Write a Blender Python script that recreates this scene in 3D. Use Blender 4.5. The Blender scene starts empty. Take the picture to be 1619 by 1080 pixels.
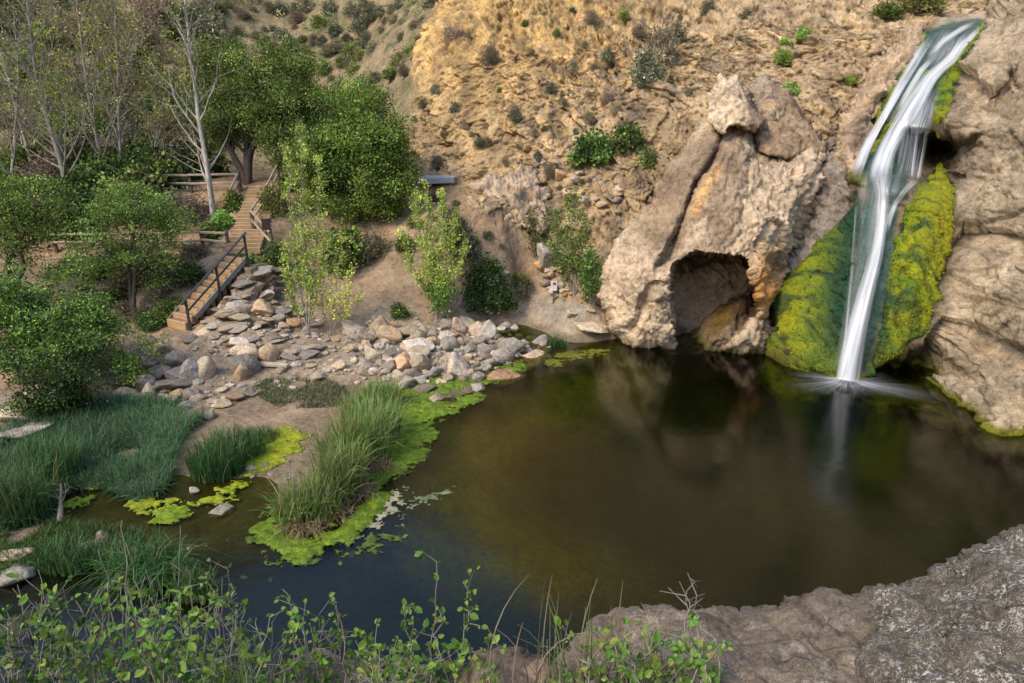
import bpy, bmesh, math, random
import numpy as np
from mathutils import Vector, Matrix

random.seed(7)
RNG = np.random.default_rng(11)
SC = bpy.context.scene
COL = SC.collection

# ------------------------------------------------------------------ camera
CX, CY, F = 809.5, 540.0, 1055.0
CAM = np.array([0.0, 0.0, 9.0])
PITCH = math.radians(20.0)
CP, SP = math.cos(PITCH), math.sin(PITCH)

def ray(px, py):
    u = (np.asarray(px, float) - CX) / F
    v = (CY - np.asarray(py, float)) / F
    return np.stack([u, CP + v * SP, -SP + v * CP], -1)

def at_t(px, py, t):
    return CAM + ray(px, py) * np.asarray(t, float)[..., None]

def tz(px, py, z):
    return (z - CAM[2]) / ray(px, py)[..., 2]

def at_z(px, py, z):
    return at_t(px, py, tz(px, py, z))

def proj(p):
    d = np.asarray(p, float) - CAM
    fw = d[..., 1] * CP - d[..., 2] * SP
    up = d[..., 1] * SP + d[..., 2] * CP
    fs = np.where(fw < 0.05, 0.05, fw)
    return CX + F * d[..., 0] / fs, CY - F * up / fs, fw

# ------------------------------------------------------------------ noise
def _hash(ix, iy, iz, seed):
    h = (ix.astype(np.uint32) * np.uint32(374761393) + iy.astype(np.uint32) * np.uint32(668265263)
         + iz.astype(np.uint32) * np.uint32(2246822519) + np.uint32(seed * 3266489917 & 0xffffffff))
    h = (h ^ (h >> np.uint32(13))) * np.uint32(1274126177)
    h = (h ^ (h >> np.uint32(15))) * np.uint32(2654435761)
    return h ^ (h >> np.uint32(16))

def gnoise(p, seed=0):
    p = np.asarray(p, float)
    i0 = np.floor(p).astype(np.int64)
    f = p - i0
    w = f * f * f * (f * (f * 6 - 15) + 10)
    out = 0
    for dx in (0, 1):
        for dy in (0, 1):
            for dz in (0, 1):
                h = _hash(i0[:, 0] + dx, i0[:, 1] + dy, i0[:, 2] + dz, seed)
                gx = (h & np.uint32(255)).astype(float) / 127.5 - 1
                gy = ((h >> np.uint32(8)) & np.uint32(255)).astype(float) / 127.5 - 1
                gz = ((h >> np.uint32(16)) & np.uint32(255)).astype(float) / 127.5 - 1
                d = gx * (f[:, 0] - dx) + gy * (f[:, 1] - dy) + gz * (f[:, 2] - dz)
                wx = w[:, 0] if dx else 1 - w[:, 0]
                wy = w[:, 1] if dy else 1 - w[:, 1]
                wz = w[:, 2] if dz else 1 - w[:, 2]
                out = out + d * wx * wy * wz
    return out

def fbm(p, octv=4, seed=0, gain=0.5, lac=2.03):
    a, s, tot = 1.0, 0, 0
    p = np.asarray(p, float)
    for o in range(octv):
        s = s + a * gnoise(p * lac ** o + 17.3 * o, seed + o)
        tot += a
        a *= gain
    return s / tot * 1.5

def ridged(p, octv=4, seed=0, gain=0.5):
    a, s, tot = 1.0, 0, 0
    for o in range(octv):
        s = s + a * (1 - np.minimum(1, 2.2 * np.abs(gnoise(p * 2.07 ** o + 9.1 * o, seed + o))))
        tot += a
        a *= gain
    return s / tot

def worley(p, seed=0):
    p = np.asarray(p, float)
    i0 = np.floor(p).astype(np.int64)
    f1 = np.full(len(p), 9.0); f2 = np.full(len(p), 9.0); idv = np.zeros(len(p))
    for dx in (-1, 0, 1):
        for dy in (-1, 0, 1):
            for dz in (-1, 0, 1):
                c = i0 + np.array([dx, dy, dz])
                h = _hash(c[:, 0], c[:, 1], c[:, 2], seed)
                q = np.stack([(h & np.uint32(1023)) / 1023.0, ((h >> np.uint32(10)) & np.uint32(1023)) / 1023.0,
                              ((h >> np.uint32(20)) & np.uint32(1023)) / 1023.0], 1)
                d = np.linalg.norm(c + q - p, axis=1)
                new = d < f1
                f2 = np.where(new, f1, np.minimum(f2, d))
                idv = np.where(new, (h & np.uint32(255)) / 255.0, idv)
                f1 = np.where(new, d, f1)
    return f1, f2, idv

def facets(p, seed=0, tilt=1.0):
    """broken-stone relief: every cell is a plane of its own tilt and level"""
    p = np.asarray(p, float)
    i0 = np.floor(p).astype(np.int64)
    f1 = np.full(len(p), 9.0); out = np.zeros(len(p)); idv = np.zeros(len(p))
    for dx in (-1, 0, 1):
        for dy in (-1, 0, 1):
            for dz in (-1, 0, 1):
                c = i0 + np.array([dx, dy, dz])
                h = _hash(c[:, 0], c[:, 1], c[:, 2], seed)
                q = c + np.stack([(h & np.uint32(1023)) / 1023.0, ((h >> np.uint32(10)) & np.uint32(1023)) / 1023.0,
                                  ((h >> np.uint32(20)) & np.uint32(1023)) / 1023.0], 1)
                g = np.stack([((h >> np.uint32(3)) & np.uint32(255)) / 127.5 - 1, ((h >> np.uint32(13)) & np.uint32(255)) / 127.5 - 1,
                              ((h >> np.uint32(21)) & np.uint32(255)) / 127.5 - 1], 1)
                r = p - q; d = (r * r).sum(1)
                new = d < f1
                out = np.where(new, (r * g).sum(1) * tilt + 0.5 * g[:, 0] * g[:, 1], out)
                idv = np.where(new, (h & np.uint32(255)) / 255.0, idv)
                f1 = np.where(new, d, f1)
    return out, idv

def sstep(a, b, x):
    q = np.clip((x - a) / (b - a), 0, 1)
    return q * q * (3 - 2 * q)

def blob(px, py, cx, cy, sx, sy, rot=0.0):
    c, s = math.cos(math.radians(rot)), math.sin(math.radians(rot))
    dx, dy = px - cx, py - cy
    a = (dx * c + dy * s) / sx
    b = (-dx * s + dy * c) / sy
    return np.exp(-(a * a + b * b))

class TPS:
    """thin plate spline z(x, y)"""
    def __init__(self, xy, v, lam=1e-3, scale=1.0):
        self.s = scale
        xy = np.asarray(xy, float) / scale
        n = len(xy)
        K = self._k(xy, xy) + lam * np.eye(n)
        Pm = np.c_[np.ones(n), xy]
        A = np.zeros((n + 3, n + 3)); A[:n, :n] = K; A[:n, n:] = Pm; A[n:, :n] = Pm.T
        sol = np.linalg.solve(A, np.r_[np.asarray(v, float), 0, 0, 0])
        self.w, self.a, self.xy = sol[:n], sol[n:], xy
    @staticmethod
    def _k(a, b):
        d2 = ((a[:, None, :] - b[None]) ** 2).sum(-1)
        return 0.5 * d2 * np.log(d2 + 1e-12)
    def __call__(self, x, y):
        x = np.asarray(x, float); sh = x.shape
        q = np.c_[x.ravel(), np.asarray(y, float).ravel()] / self.s
        out = np.empty(len(q))
        for i in range(0, len(q), 40000):
            b = q[i:i + 40000]
            out[i:i + 40000] = self._k(b, self.xy) @ self.w + self.a[0] + b @ self.a[1:]
        return out.reshape(sh)

# ------------------------------------------------------------------ polygons
def inside_poly(px, py, poly):
    r = np.zeros(px.shape, bool)
    n = len(poly)
    for i in range(n):
        x0, y0 = poly[i]; x1, y1 = poly[(i + 1) % n]
        if y0 == y1: continue
        c = ((y0 > py) != (y1 > py)) & (px < (x1 - x0) * (py - y0) / (y1 - y0) + x0)
        r ^= c
    return r

def poly_dist(px, py, poly):
    """signed distance, positive inside, and the nearest boundary point"""
    best = np.full(px.shape, 1e18); bx = np.zeros(px.shape); by = np.zeros(px.shape)
    n = len(poly)
    for i in range(n):
        x0, y0 = poly[i]; x1, y1 = poly[(i + 1) % n]
        ex, ey = x1 - x0, y1 - y0
        L = ex * ex + ey * ey + 1e-12
        k = np.clip(((px - x0) * ex + (py - y0) * ey) / L, 0, 1)
        qx, qy = x0 + k * ex, y0 + k * ey
        d = (px - qx) ** 2 + (py - qy) ** 2
        m = d < best
        best = np.where(m, d, best); bx = np.where(m, qx, bx); by = np.where(m, qy, by)
    d = np.sqrt(best)
    return np.where(inside_poly(px, py, poly), d, -d), bx, by

def smooth_poly(pts, sub=4, jit=0.0, seed=1):
    """Catmull-Rom through the outline, with a little jitter"""
    P = np.asarray(pts, float); n = len(P); out = []
    for i in range(n):
        p0, p1, p2, p3 = P[i - 1], P[i], P[(i + 1) % n], P[(i + 2) % n]
        for k in range(sub):
            u = k / sub
            out.append(0.5 * (2 * p1 + (p2 - p0) * u + (2 * p0 - 5 * p1 + 4 * p2 - p3) * u * u
                              + (-p0 + 3 * p1 - 3 * p2 + p3) * u ** 3))
    out = np.array(out)
    if jit:
        rg = np.random.default_rng(seed)
        out += rg.normal(0, jit, out.shape)
    return out

def polyline(pts, n):
    P = np.asarray(pts, float)
    d = np.r_[0, np.cumsum(np.linalg.norm(np.diff(P[:, :2], axis=0), axis=1))]
    s = np.linspace(0, d[-1], n)
    # smooth (Catmull-Rom like) through np.interp of a denser curve
    out = np.stack([np.interp(s, d, P[:, k]) for k in range(P.shape[1])], 1)
    for _ in range(max(1, n // 12)):
        out[1:-1] = 0.25 * out[:-2] + 0.5 * out[1:-1] + 0.25 * out[2:]
    return out

# ------------------------------------------------------------------ objects
def mesh_np(name, V, faces, mat=None, col=None, uv=None, smooth=True, attrs=None):
    """faces: (n,4) or (n,3) array"""
    me = bpy.data.meshes.new(name)
    V = np.asarray(V, np.float32); Fc = np.asarray(faces, np.int32)
    k = Fc.shape[1]
    me.vertices.add(len(V)); me.vertices.foreach_set('co', V.ravel())
    me.loops.add(Fc.size); me.loops.foreach_set('vertex_index', Fc.ravel())
    me.polygons.add(len(Fc))
    me.polygons.foreach_set('loop_start', np.arange(0, Fc.size, k, dtype=np.int32))
    me.polygons.foreach_set('loop_total', np.full(len(Fc), k, np.int32))
    me.polygons.foreach_set('use_smooth', np.full(len(Fc), smooth, bool))
    if col is not None:
        a = me.color_attributes.new('Col', 'FLOAT_COLOR', 'POINT')
        c = np.ones((len(V), 4), np.float32); c[:, :3] = np.clip(col, 0, 1)
        a.data.foreach_set('color', c.ravel())
    if uv is not None:
        l = me.uv_layers.new(name='UVMap')
        l.data.foreach_set('uv', np.asarray(uv, np.float32)[Fc.ravel()].ravel())
    for nm, v in (attrs or {}).items():
        a = me.attributes.new(nm, 'FLOAT', 'POINT'); a.data.foreach_set('value', np.asarray(v, np.float32))
    me.update(calc_edges=True)
    me.validate()
    if mat: me.materials.append(mat)
    return me

def link(name, me, parent=None, loc=None):
    o = bpy.data.objects.new(name, me); COL.objects.link(o)
    if loc is not None: o.location = loc
    if parent is not None: o.parent = parent
    return o

def tag(o, label=None, cat=None, group=None, kind=None):
    if label: o['label'] = label
    if cat: o['category'] = cat
    if group: o['group'] = group
    if kind: o['kind'] = kind
    return o

def empty(name, loc, label, cat, group=None, rz=0.0):
    o = bpy.data.objects.new(name, None); COL.objects.link(o)
    o.location = loc; o.rotation_euler = (0, 0, rz); o.empty_display_size = 0.2
    return tag(o, label, cat, group)

def dup(o, loc, rz=0.0, scale=1.0, label=None, group=None, tilt=(0, 0)):
    c = o.copy(); COL.objects.link(c)
    c.location = loc; c.rotation_euler = (tilt[0], tilt[1], rz)
    c.scale = (scale,) * 3 if np.isscalar(scale) else scale
    if label: c['label'] = label
    if group: c['group'] = group
    for ch in o.children:
        d = ch.copy(); COL.objects.link(d); d.parent = c
    return c

def vnormals(V, Fc):
    if Fc.shape[1] == 4:
        n = np.cross(V[Fc[:, 2]] - V[Fc[:, 0]], V[Fc[:, 3]] - V[Fc[:, 1]])
    else:
        n = np.cross(V[Fc[:, 1]] - V[Fc[:, 0]], V[Fc[:, 2]] - V[Fc[:, 0]])
    N = np.zeros_like(V)
    for k in range(Fc.shape[1]):
        np.add.at(N, Fc[:, k], n)
    return N / (np.linalg.norm(N, axis=1, keepdims=True) + 1e-12)

def box_mesh(name, corners8, mat, bevel=0.0):
    """eight corners: bottom four then top four"""
    bm = bmesh.new()
    v = [bm.verts.new(c) for c in corners8]
    for f in ((3, 2, 1, 0), (4, 5, 6, 7), (0, 1, 5, 4), (1, 2, 6, 5), (2, 3, 7, 6), (3, 0, 4, 7)):
        bm.faces.new([v[i] for i in f])
    bmesh.ops.recalc_face_normals(bm, faces=bm.faces)
    if bevel: bmesh.ops.bevel(bm, geom=bm.edges[:], offset=bevel, segments=1, affect='EDGES')
    me = bpy.data.meshes.new(name); bm.to_mesh(me); bm.free()
    if mat: me.materials.append(mat)
    return me

def beam(name, a, b, w, h, mat, up=(0, 0, 1), bevel=0.008):
    """square-section beam from a to b"""
    a = np.array(a, float); b = np.array(b, float)
    d = b - a; d /= np.linalg.norm(d)
    u = np.array(up, float)
    if abs(d @ u) > 0.95: u = np.array([0, 1.0, 0])
    s = np.cross(d, u); s /= np.linalg.norm(s)
    u = np.cross(s, d)
    c = []
    for base in (-h / 2, h / 2):
        for p, k in ((a, -1), (a, 1), (b, 1), (b, -1)):
            c.append(p + s * k * w / 2 + u * base)
    return box_mesh(name, c, mat, bevel)

def tubes(segs, sides=5):
    """segs: list of (p0, p1, r0, r1); returns V, quads"""
    S = np.array([np.r_[a, b, r0, r1] for a, b, r0, r1 in segs], float)
    a, b = S[:, 0:3], S[:, 3:6]
    d = b - a; d /= np.linalg.norm(d, axis=1, keepdims=True) + 1e-9
    ref = np.where(np.abs(d[:, 2:3]) > 0.9, np.array([[1.0, 0, 0]]), np.array([[0, 0, 1.0]]))
    u = np.cross(d, ref); u /= np.linalg.norm(u, axis=1, keepdims=True)
    w = np.cross(d, u)
    n = len(S); V = np.zeros((n, 2, sides, 3))
    for k in range(sides):
        an = 2 * math.pi * k / sides
        o = u * math.cos(an) + w * math.sin(an)
        V[:, 0, k] = a + o * S[:, 6:7]
        V[:, 1, k] = b + o * S[:, 7:8] + d * S[:, 7:8] * 0.3
    base = np.arange(n)[:, None] * 2 * sides
    q = []
    for k in range(sides):
        k2 = (k + 1) % sides
        q.append(np.concatenate([base + k, base + k2, base + sides + k2, base + sides + k], 1))
    return V.reshape(-1, 3), np.concatenate(q, 0)

# ------------------------------------------------------------------ materials
def new_mat(name):
    m = bpy.data.materials.new(name); m.use_nodes = True
    nt = m.node_tree; nt.nodes.clear()
    out = nt.nodes.new('ShaderNodeOutputMaterial')
    return m, nt, out

class NB:
    def __init__(self, nt): self.nt = nt
    def n(self, t, **kw):
        nd = self.nt.nodes.new(t)
        for k, v in kw.items():
            if k in nd.inputs: nd.inputs[k].default_value = v
            else: setattr(nd, k, v)
        return nd
    def l(self, a, b): self.nt.links.new(a, b)
    def noise(self, scale, detail=6, rough=0.6, vec=None, dist=0.0):
        nd = self.n('ShaderNodeTexNoise', Scale=scale, Detail=detail, Roughness=rough, Distortion=dist)
        if vec is not None: self.l(vec, nd.inputs['Vector'])
        return nd.outputs['Fac']
    def ramp(self, fac, stops):
        nd = self.n('ShaderNodeValToRGB'); e = nd.color_ramp.elements
        while len(e) < len(stops): e.new(0.5)
        for i, (p, c) in enumerate(stops):
            e[i].position = p
            e[i].color = (c, c, c, 1) if np.isscalar(c) else (*c, 1)
        self.l(fac, nd.inputs['Fac']); return nd.outputs['Color']
    def math(self, op, a, b=None, clamp=False):
        nd = self.n('ShaderNodeMath', operation=op, use_clamp=clamp)
        for i, x in enumerate((a, b)):
            if x is None: continue
            if isinstance(x, (int, float)): nd.inputs[i].default_value = x
            else: self.l(x, nd.inputs[i])
        return nd.outputs[0]
    def mix(self, fac, a, b, mode='MIX'):
        nd = self.n('ShaderNodeMix', data_type='RGBA', blend_type=mode)
        for s, x in ((nd.inputs['Factor'], fac), (nd.inputs[6], a), (nd.inputs[7], b)):
            if isinstance(x, (int, float)): s.default_value = x
            elif isinstance(x, tuple): s.default_value = (*x, 1)
            else: self.l(x, s)
        return nd.outputs[2]
    def bump(self, h, strength, dist, normal=None):
        nd = self.n('ShaderNodeBump', Strength=strength, Distance=dist)
        self.l(h, nd.inputs['Height'])
        if normal is not None: self.l(normal, nd.inputs['Normal'])
        return nd.outputs['Normal']

def mat_rock(name, scale=1.0, base=None, bump=1.0, rough=0.9, speck=0.0, objrand=False, contrast=1.0, world=True, stretch=None, wetcol=None):
    """rock, dirt: albedo from the mesh's Col attribute (or a base colour) with mineral mottling, pits and bump"""
    m, nt, out = new_mat(name); b = NB(nt)
    tc = b.n('ShaderNodeTexCoord'); vec = tc.outputs['Object']
    if world:
        g = b.n('ShaderNodeNewGeometry'); vec = g.outputs['Position']
    if stretch:
        mp = b.n('ShaderNodeMapping'); mp.inputs['Scale'].default_value = stretch
        b.l(vec, mp.inputs['Vector']); vec = mp.outputs['Vector']
    if base is None:
        at = b.n('ShaderNodeAttribute', attribute_name='Col'); c = at.outputs['Color']
    else:
        rg = b.n('ShaderNodeRGB'); rg.outputs[0].default_value = (*base, 1); c = rg.outputs[0]
    n1 = b.noise(1.3 * scale, 8, 0.65, vec, 0.4)
    n2 = b.noise(5.5 * scale, 8, 0.72, vec)
    n3 = b.noise(18 * scale, 5, 0.75, vec)
    k = contrast
    c = b.mix(1.0, c, b.ramp(n1, [(0.3, 1 - 0.38 * k), (0.52, 1.0), (0.72, 1 + 0.22 * k)]), 'MULTIPLY')
    c = b.mix(1.0, c, b.ramp(n2, [(0.34, 1 - 0.42 * k), (0.48, 1.05), (0.66, 1 + 0.38 * k)]), 'MULTIPLY')
    c = b.mix(1.0, c, b.ramp(n3, [(0.34, 1 - 0.34 * k), (0.46, 1.03), (0.68, 1 + 0.24 * k)]), 'MULTIPLY')
    if objrand:
        oi = b.n('ShaderNodeObjectInfo')
        hs = b.n('ShaderNodeHueSaturation')
        b.l(b.math('ADD', b.math('MULTIPLY', oi.outputs['Random'], 0.7), 0.62), hs.inputs['Value'])
        r2 = b.math('FRACT', b.math('MULTIPLY', oi.outputs['Random'], 7.31))
        b.l(b.math('ADD', b.math('MULTIPLY', r2, 0.7), 0.6), hs.inputs['Saturation'])
        b.l(c, hs.inputs['Color']); c = hs.outputs['Color']
    if speck:
        v = b.n('ShaderNodeTexVoronoi', Scale=26 * scale); b.l(vec, v.inputs['Vector'])
        sp = b.math('MULTIPLY', b.ramp(v.outputs['Distance'], [(0.18, 1.0), (0.3, 0.0)]), b.ramp(n1, [(0.40, 0.0), (0.56, 1.0)]))
        sp2 = b.math('MULTIPLY', b.ramp(b.noise(9 * scale, 6, 0.75, vec), [(0.52, 0.0), (0.58, 1.0)]), b.ramp(b.noise(0.9 * scale, 4, 0.6, vec), [(0.42, 0.15), (0.6, 1.0)]))
        c = b.mix(b.math('MULTIPLY', b.math('MAXIMUM', sp, sp2), speck), c, (0.62, 0.6, 0.55))
    bs = b.n('ShaderNodeBsdfPrincipled', Roughness=rough)
    bs.inputs['Specular IOR Level'].default_value = 0.25
    b.l(c, bs.inputs['Base Color'])
    h = b.math('ADD', b.math('MULTIPLY', n2, 0.6), b.math('ADD', b.math('MULTIPLY', n1, 0.6), b.math('MULTIPLY', n3, 0.45)))
    sm = b.ramp(b.noise(0.7 * scale, 3, 0.5, vec), [(0.38, 0.25), (0.62, 1.0)])
    h = b.math('MULTIPLY', h, sm)
    b.l(b.bump(h, 1.0, 0.16 * bump / scale), bs.inputs['Normal'])
    b.l(bs.outputs[0], out.inputs['Surface'])
    return m

def mat_leaf(name, trans=0.3, rnd=0.25, rough=0.6):
    m, nt, out = new_mat(name); b = NB(nt)
    at = b.n('ShaderNodeAttribute', attribute_name='Col')
    oi = b.n('ShaderNodeObjectInfo')
    hs = b.n('ShaderNodeHueSaturation')
    b.l(b.math('ADD', b.math('MULTIPLY', oi.outputs['Random'], 2 * rnd), 1 - rnd), hs.inputs['Value'])
    r2 = b.math('FRACT', b.math('MULTIPLY', oi.outputs['Random'], 5.17))
    b.l(b.math('ADD', b.math('MULTIPLY', r2, 0.05 * rnd / 0.25), 0.5 - 0.025 * rnd / 0.25), hs.inputs['Hue'])
    b.l(at.outputs['Color'], hs.inputs['Color'])
    bs = b.n('ShaderNodeBsdfPrincipled', Roughness=rough)
    bs.inputs['Specular IOR Level'].default_value = 0.3
    b.l(hs.outputs['Color'], bs.inputs['Base Color'])
    tr = b.n('ShaderNodeBsdfTranslucent'); b.l(hs.outputs['Color'], tr.inputs['Color'])
    mx = b.n('ShaderNodeMixShader', Fac=trans)
    b.l(bs.outputs[0], mx.inputs[1]); b.l(tr.outputs[0], mx.inputs[2])
    b.l(mx.outputs[0], out.inputs['Surface'])
    return m

def mat_bark(name, c0, c1, scale=6.0):
    m, nt, out = new_mat(name); b = NB(nt)
    g = b.n('ShaderNodeNewGeometry')
    mp = b.n('ShaderNodeMapping'); mp.inputs['Scale'].default_value = (1, 1, 0.25)
    b.l(g.outputs['Position'], mp.inputs['Vector'])
    n = b.noise(scale, 6, 0.7, mp.outputs['Vector'])
    n2 = b.noise(scale * 6, 4, 0.7, mp.outputs['Vector'])
    c = b.ramp(n, [(0.35, c0), (0.65, c1)])
    c = b.mix(1.0, c, b.ramp(n2, [(0.3, 0.55), (0.6, 1.15)]), 'MULTIPLY')
    bs = b.n('ShaderNodeBsdfPrincipled', Roughness=0.9); b.l(c, bs.inputs['Base Color'])
    b.l(b.bump(n2, 0.6, 0.02), bs.inputs['Normal'])
    b.l(bs.outputs[0], out.inputs['Surface'])
    return m
# ------------------------------------------------------------------ camera, world, sun
cd = bpy.data.cameras.new('camera'); co = bpy.data.objects.new('camera', cd); COL.objects.link(co)
co.location = CAM; co.rotation_euler = (math.pi / 2 - PITCH, 0, 0)
cd.sensor_width = 36; cd.lens = F / 1619 * 36; cd.clip_start = 0.05; cd.clip_end = 2000
SC.camera = co
SUN_EL, SUN_AZ = math.radians(46), math.radians(232)     # azimuth clockwise from +Y (the view direction)
w = bpy.data.worlds.new('World'); SC.world = w; w.use_nodes = True
nt = w.node_tree; bg = nt.nodes['Background']
sky = nt.nodes.new('ShaderNodeTexSky'); sky.sky_type = 'NISHITA'; sky.sun_disc = False
sky.sun_elevation = SUN_EL; sky.sun_rotation = SUN_AZ; sky.air_density = 1.0; sky.dust_density = 1.0
nt.links.new(sky.outputs[0], bg.inputs[0]); bg.inputs[1].default_value = 0.15
sl = bpy.data.lights.new('sun', 'SUN'); sl.energy = 1.5; sl.angle = math.radians(22); sl.color = (1.0, 0.83, 0.6)
so = bpy.data.objects.new('sun', sl); COL.objects.link(so)
sd = Vector((math.sin(SUN_AZ) * math.cos(SUN_EL), math.cos(SUN_AZ) * math.cos(SUN_EL), math.sin(SUN_EL)))
so.rotation_euler = sd.to_track_quat('Z', 'Y').to_euler()
SC.view_settings.view_transform = 'Standard'; SC.view_settings.look = 'None'
SC.view_settings.exposure = 1.2; SC.view_settings.gamma = 1.0
SC.cycles.max_bounces = 6; SC.cycles.transparent_max_bounces = 24
SC.cycles.use_denoising = True

# ------------------------------------------------------------------ terrain control points
Z = []      # px, py, z   (a point of the ground seen at that pixel, at that height)
for r in """285 528 1.0;300 585 .55;250 560 .8;180 560 1.1;120 600 .9;60 640 .6;10 690 .35;200 620 .35;330 615 .25;420 590 .35;480 540 .75;430 470 1.5;
400 430 2.2;360 470 1.6;330 500 1.2;450 430 2.0;500 480 1.3;408 398 3.0;450 398 2.9;380 396 3.0;340 400 2.9;200 400 2.9;60 400 2.9;-60 410 2.9;
230 500 1.2;100 520 1.2;0 560 1.0;-80 620 .8;560 545 .5;620 500 .9;600 450 1.6;560 420 2.1;540 380 3.0;640 440 1.8;700 500 .75;700 545 .35;760 470 1.0;
820 440 1.5;850 490 .5;900 490 .25;930 505 .12;800 535 .25;870 520 .12;880 545 -.1;960 545 -.15;
640 620 .05;560 590 .3;480 620 .25;450 660 .2;360 640 .2;240 650 .2;120 700 .15;20 770 .12;-60 820 .15;300 700 .15;350 740 .06;430 700 .12;520 690 .15;580 660 .15;
470 760 .05;440 800 .0;500 820 .02;560 780 .05;610 720 .05;640 680 0;700 640 -.08;760 620 -.05;
120 770 -.06;220 780 -.1;300 790 -.07;400 780 -.07;400 830 -.12;330 830 -.12;250 830 -.1;60 850 .05;20 900 .03;120 850 .02;200 880 .02;270 900 -.02;100 940 -.25;350 920 -.3;500 920 -.45;300 990 -.4;
640 800 -.4;700 740 -.6;700 690 -.4;800 660 -.9;800 760 -1.2;900 600 -.8;1000 640 -1.6;1000 760 -1.9;1200 700 -2.4;850 880 -1.2;700 900 -.7;1000 900 -1.6;1200 850 -2;1400 720 -2.2;1450 850 -2;1600 800 -1.6;1300 640 -2;1500 690 -1.4;700 1000 -.8;950 980 -1.2;1100 600 -1.6;1200 590 -1.6;
1400 610 -1.2;1619 720 -1""".replace('\n', '').split(';'):
    Z.append([float(v) for v in r.split()])
T = []      # px, py, t   (depth along the camera axis)
for r in """430 285 33;400 285 33;375 285 33;440 282 33.2;300 300 31.5;300 286 33;200 300 31;60 300 31;-60 300 31;420 340 30.3;380 340 30.3;
470 240 46;400 250 42;400 200 50;330 230 40;200 240 38;60 240 38;-60 240 38;200 150 47;60 150 47;-60 150 47;330 150 50;450 150 54;200 60 56;60 60 55;-60 60 55;330 60 58;450 60 62;540 60 60;540 130 54;600 60 53;600 150 46;640 100 45;
200 -40 64;0 -40 62;450 -40 70;600 -40 60;560 240 42;600 290 35.5;560 300 34.5;640 290 34;690 290 34;730 292 33.2;540 340 31.5;620 350 31;700 330 31.5;760 400 28.5;700 400 28.3;640 400 28.2;800 370 29;
660 230 36.5;660 150 39;690 60 42;720 0 45;760 240 34.2;760 150 36.5;800 60 40;850 0 43;860 300 31.6;850 250 33;850 150 35.5;900 60 39;950 0 41.5;880 370 29.6;900 420 28;930 460 27.2;
960 350 29.3;980 250 31.5;960 150 34.5;1000 60 38;1050 0 40;1050 200 32;1080 100 35;1100 40 38;1180 0 39;1180 100 34;1240 60 35;1300 0 38;1300 100 32;1300 180 29.8;1250 250 29.6;1180 300 29.5;1100 350 29.3;1000 420 28.4;
1380 60 33.5;1420 20 35;1400 140 30.5;1480 0 38;1540 -10 42;1619 -30 44;1380 220 29.5;1340 300 28.5;1300 400 28;1250 500 27;1150 480 27.5;1480 -60 52;1300 -60 44;1100 -60 44;900 -60 45;750 -60 49;1600 100 31;1700 200 30;1500 250 29""".replace('\n', '').split(';'):
    T.append([float(v) for v in r.split()])
Z = np.array(Z); T = np.array(T)
pts = [at_z(Z[:, 0], Z[:, 1], Z[:, 2]), at_t(T[:, 0], T[:, 1], T[:, 2])]
ex = []
for x in (-12, -7, -3, 1, 5, 9, 14):        # the bank under the camera
    ex += [(x, 8.0, -0.3 if x < 10 else 0.5), (x, 6.0, 1.3 if x < 0 else 2.0), (x, 4.0, 3.2 if x < 0 else 4.3), (x, 2.3, 5.0 if x < 0 else 5.9), (x, 0, 6.9), (x, -6, 8.5), (x, -20, 12)]
for az, el, r in ((-60, 29, 80), (-45, 29, 85), (-33, 29, 90), (-22, 29, 90), (-12, 28.5, 90), (-4, 34, 85), (4, 41, 78), (14, 44, 72), (24, 44, 68), (34, 44, 62), (46, 38, 55), (60, 36, 50)):
    a = math.radians(az)
    for k, e in ((1, el), (1.5, el - 4)):
        ex.append((r * k * math.sin(a), r * k * math.cos(a), r * k * math.tan(math.radians(e)) * 0.9))
ex += [(-30, 8, 3.5), (-30, 16, 4), (-24, 2, 7), (-40, 20, 9), (22, 10, 8), (24, 4, 9), (24, 16, 11), (40, 10, 20), (40, -10, 20), (-40, -10, 15), (0, -45, 25), (30, -40, 25), (-30, -40, 25)]
STAIR_A, STAIR_B = at_z(279, 516, 1.05), at_z(376, 406, 3.05)
STAIR_C, STAIR_D = at_z(384, 397, 3.10), at_z(419, 294, 5.20)
for P0, P1 in ((STAIR_A, STAIR_B), (STAIR_C, STAIR_D)):
    dv = P1 - P0; rv = np.array([dv[1], -dv[0]]) / np.hypot(dv[0], dv[1])
    for f in (0, .25, .5, .75, 1):
        for s_ in (-.9, .9):
            q = P0 + dv * f; ex.append((q[0] + rv[0] * s_, q[1] + rv[1] * s_, q[2] - 0.12))
pts.append(np.array(ex, float))
CTRL = np.concatenate(pts)
HZ = TPS(CTRL[:, :2], CTRL[:, 2], lam=2e-3, scale=10.0)

_ts = np.concatenate([np.arange(4, 60, 0.12), np.arange(60, 130, 0.8)])
def ground_hit(px, py):
    """where the line of sight through a pixel meets the smooth terrain"""
    p = at_t(np.full(len(_ts), float(px)), np.full(len(_ts), float(py)), _ts)
    d = p[:, 2] - HZ(p[:, 0], p[:, 1])
    k = np.argmax(d < 0)
    if d[k] >= 0: k = len(_ts) - 1
    if k > 0:
        f = d[k - 1] / (d[k - 1] - d[k] + 1e-9); q = p[k - 1] + (p[k] - p[k - 1]) * f
    else: q = p[k]
    return q

def gz(x, y): return float(HZ(np.array([x]), np.array([y]))[0])

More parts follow.
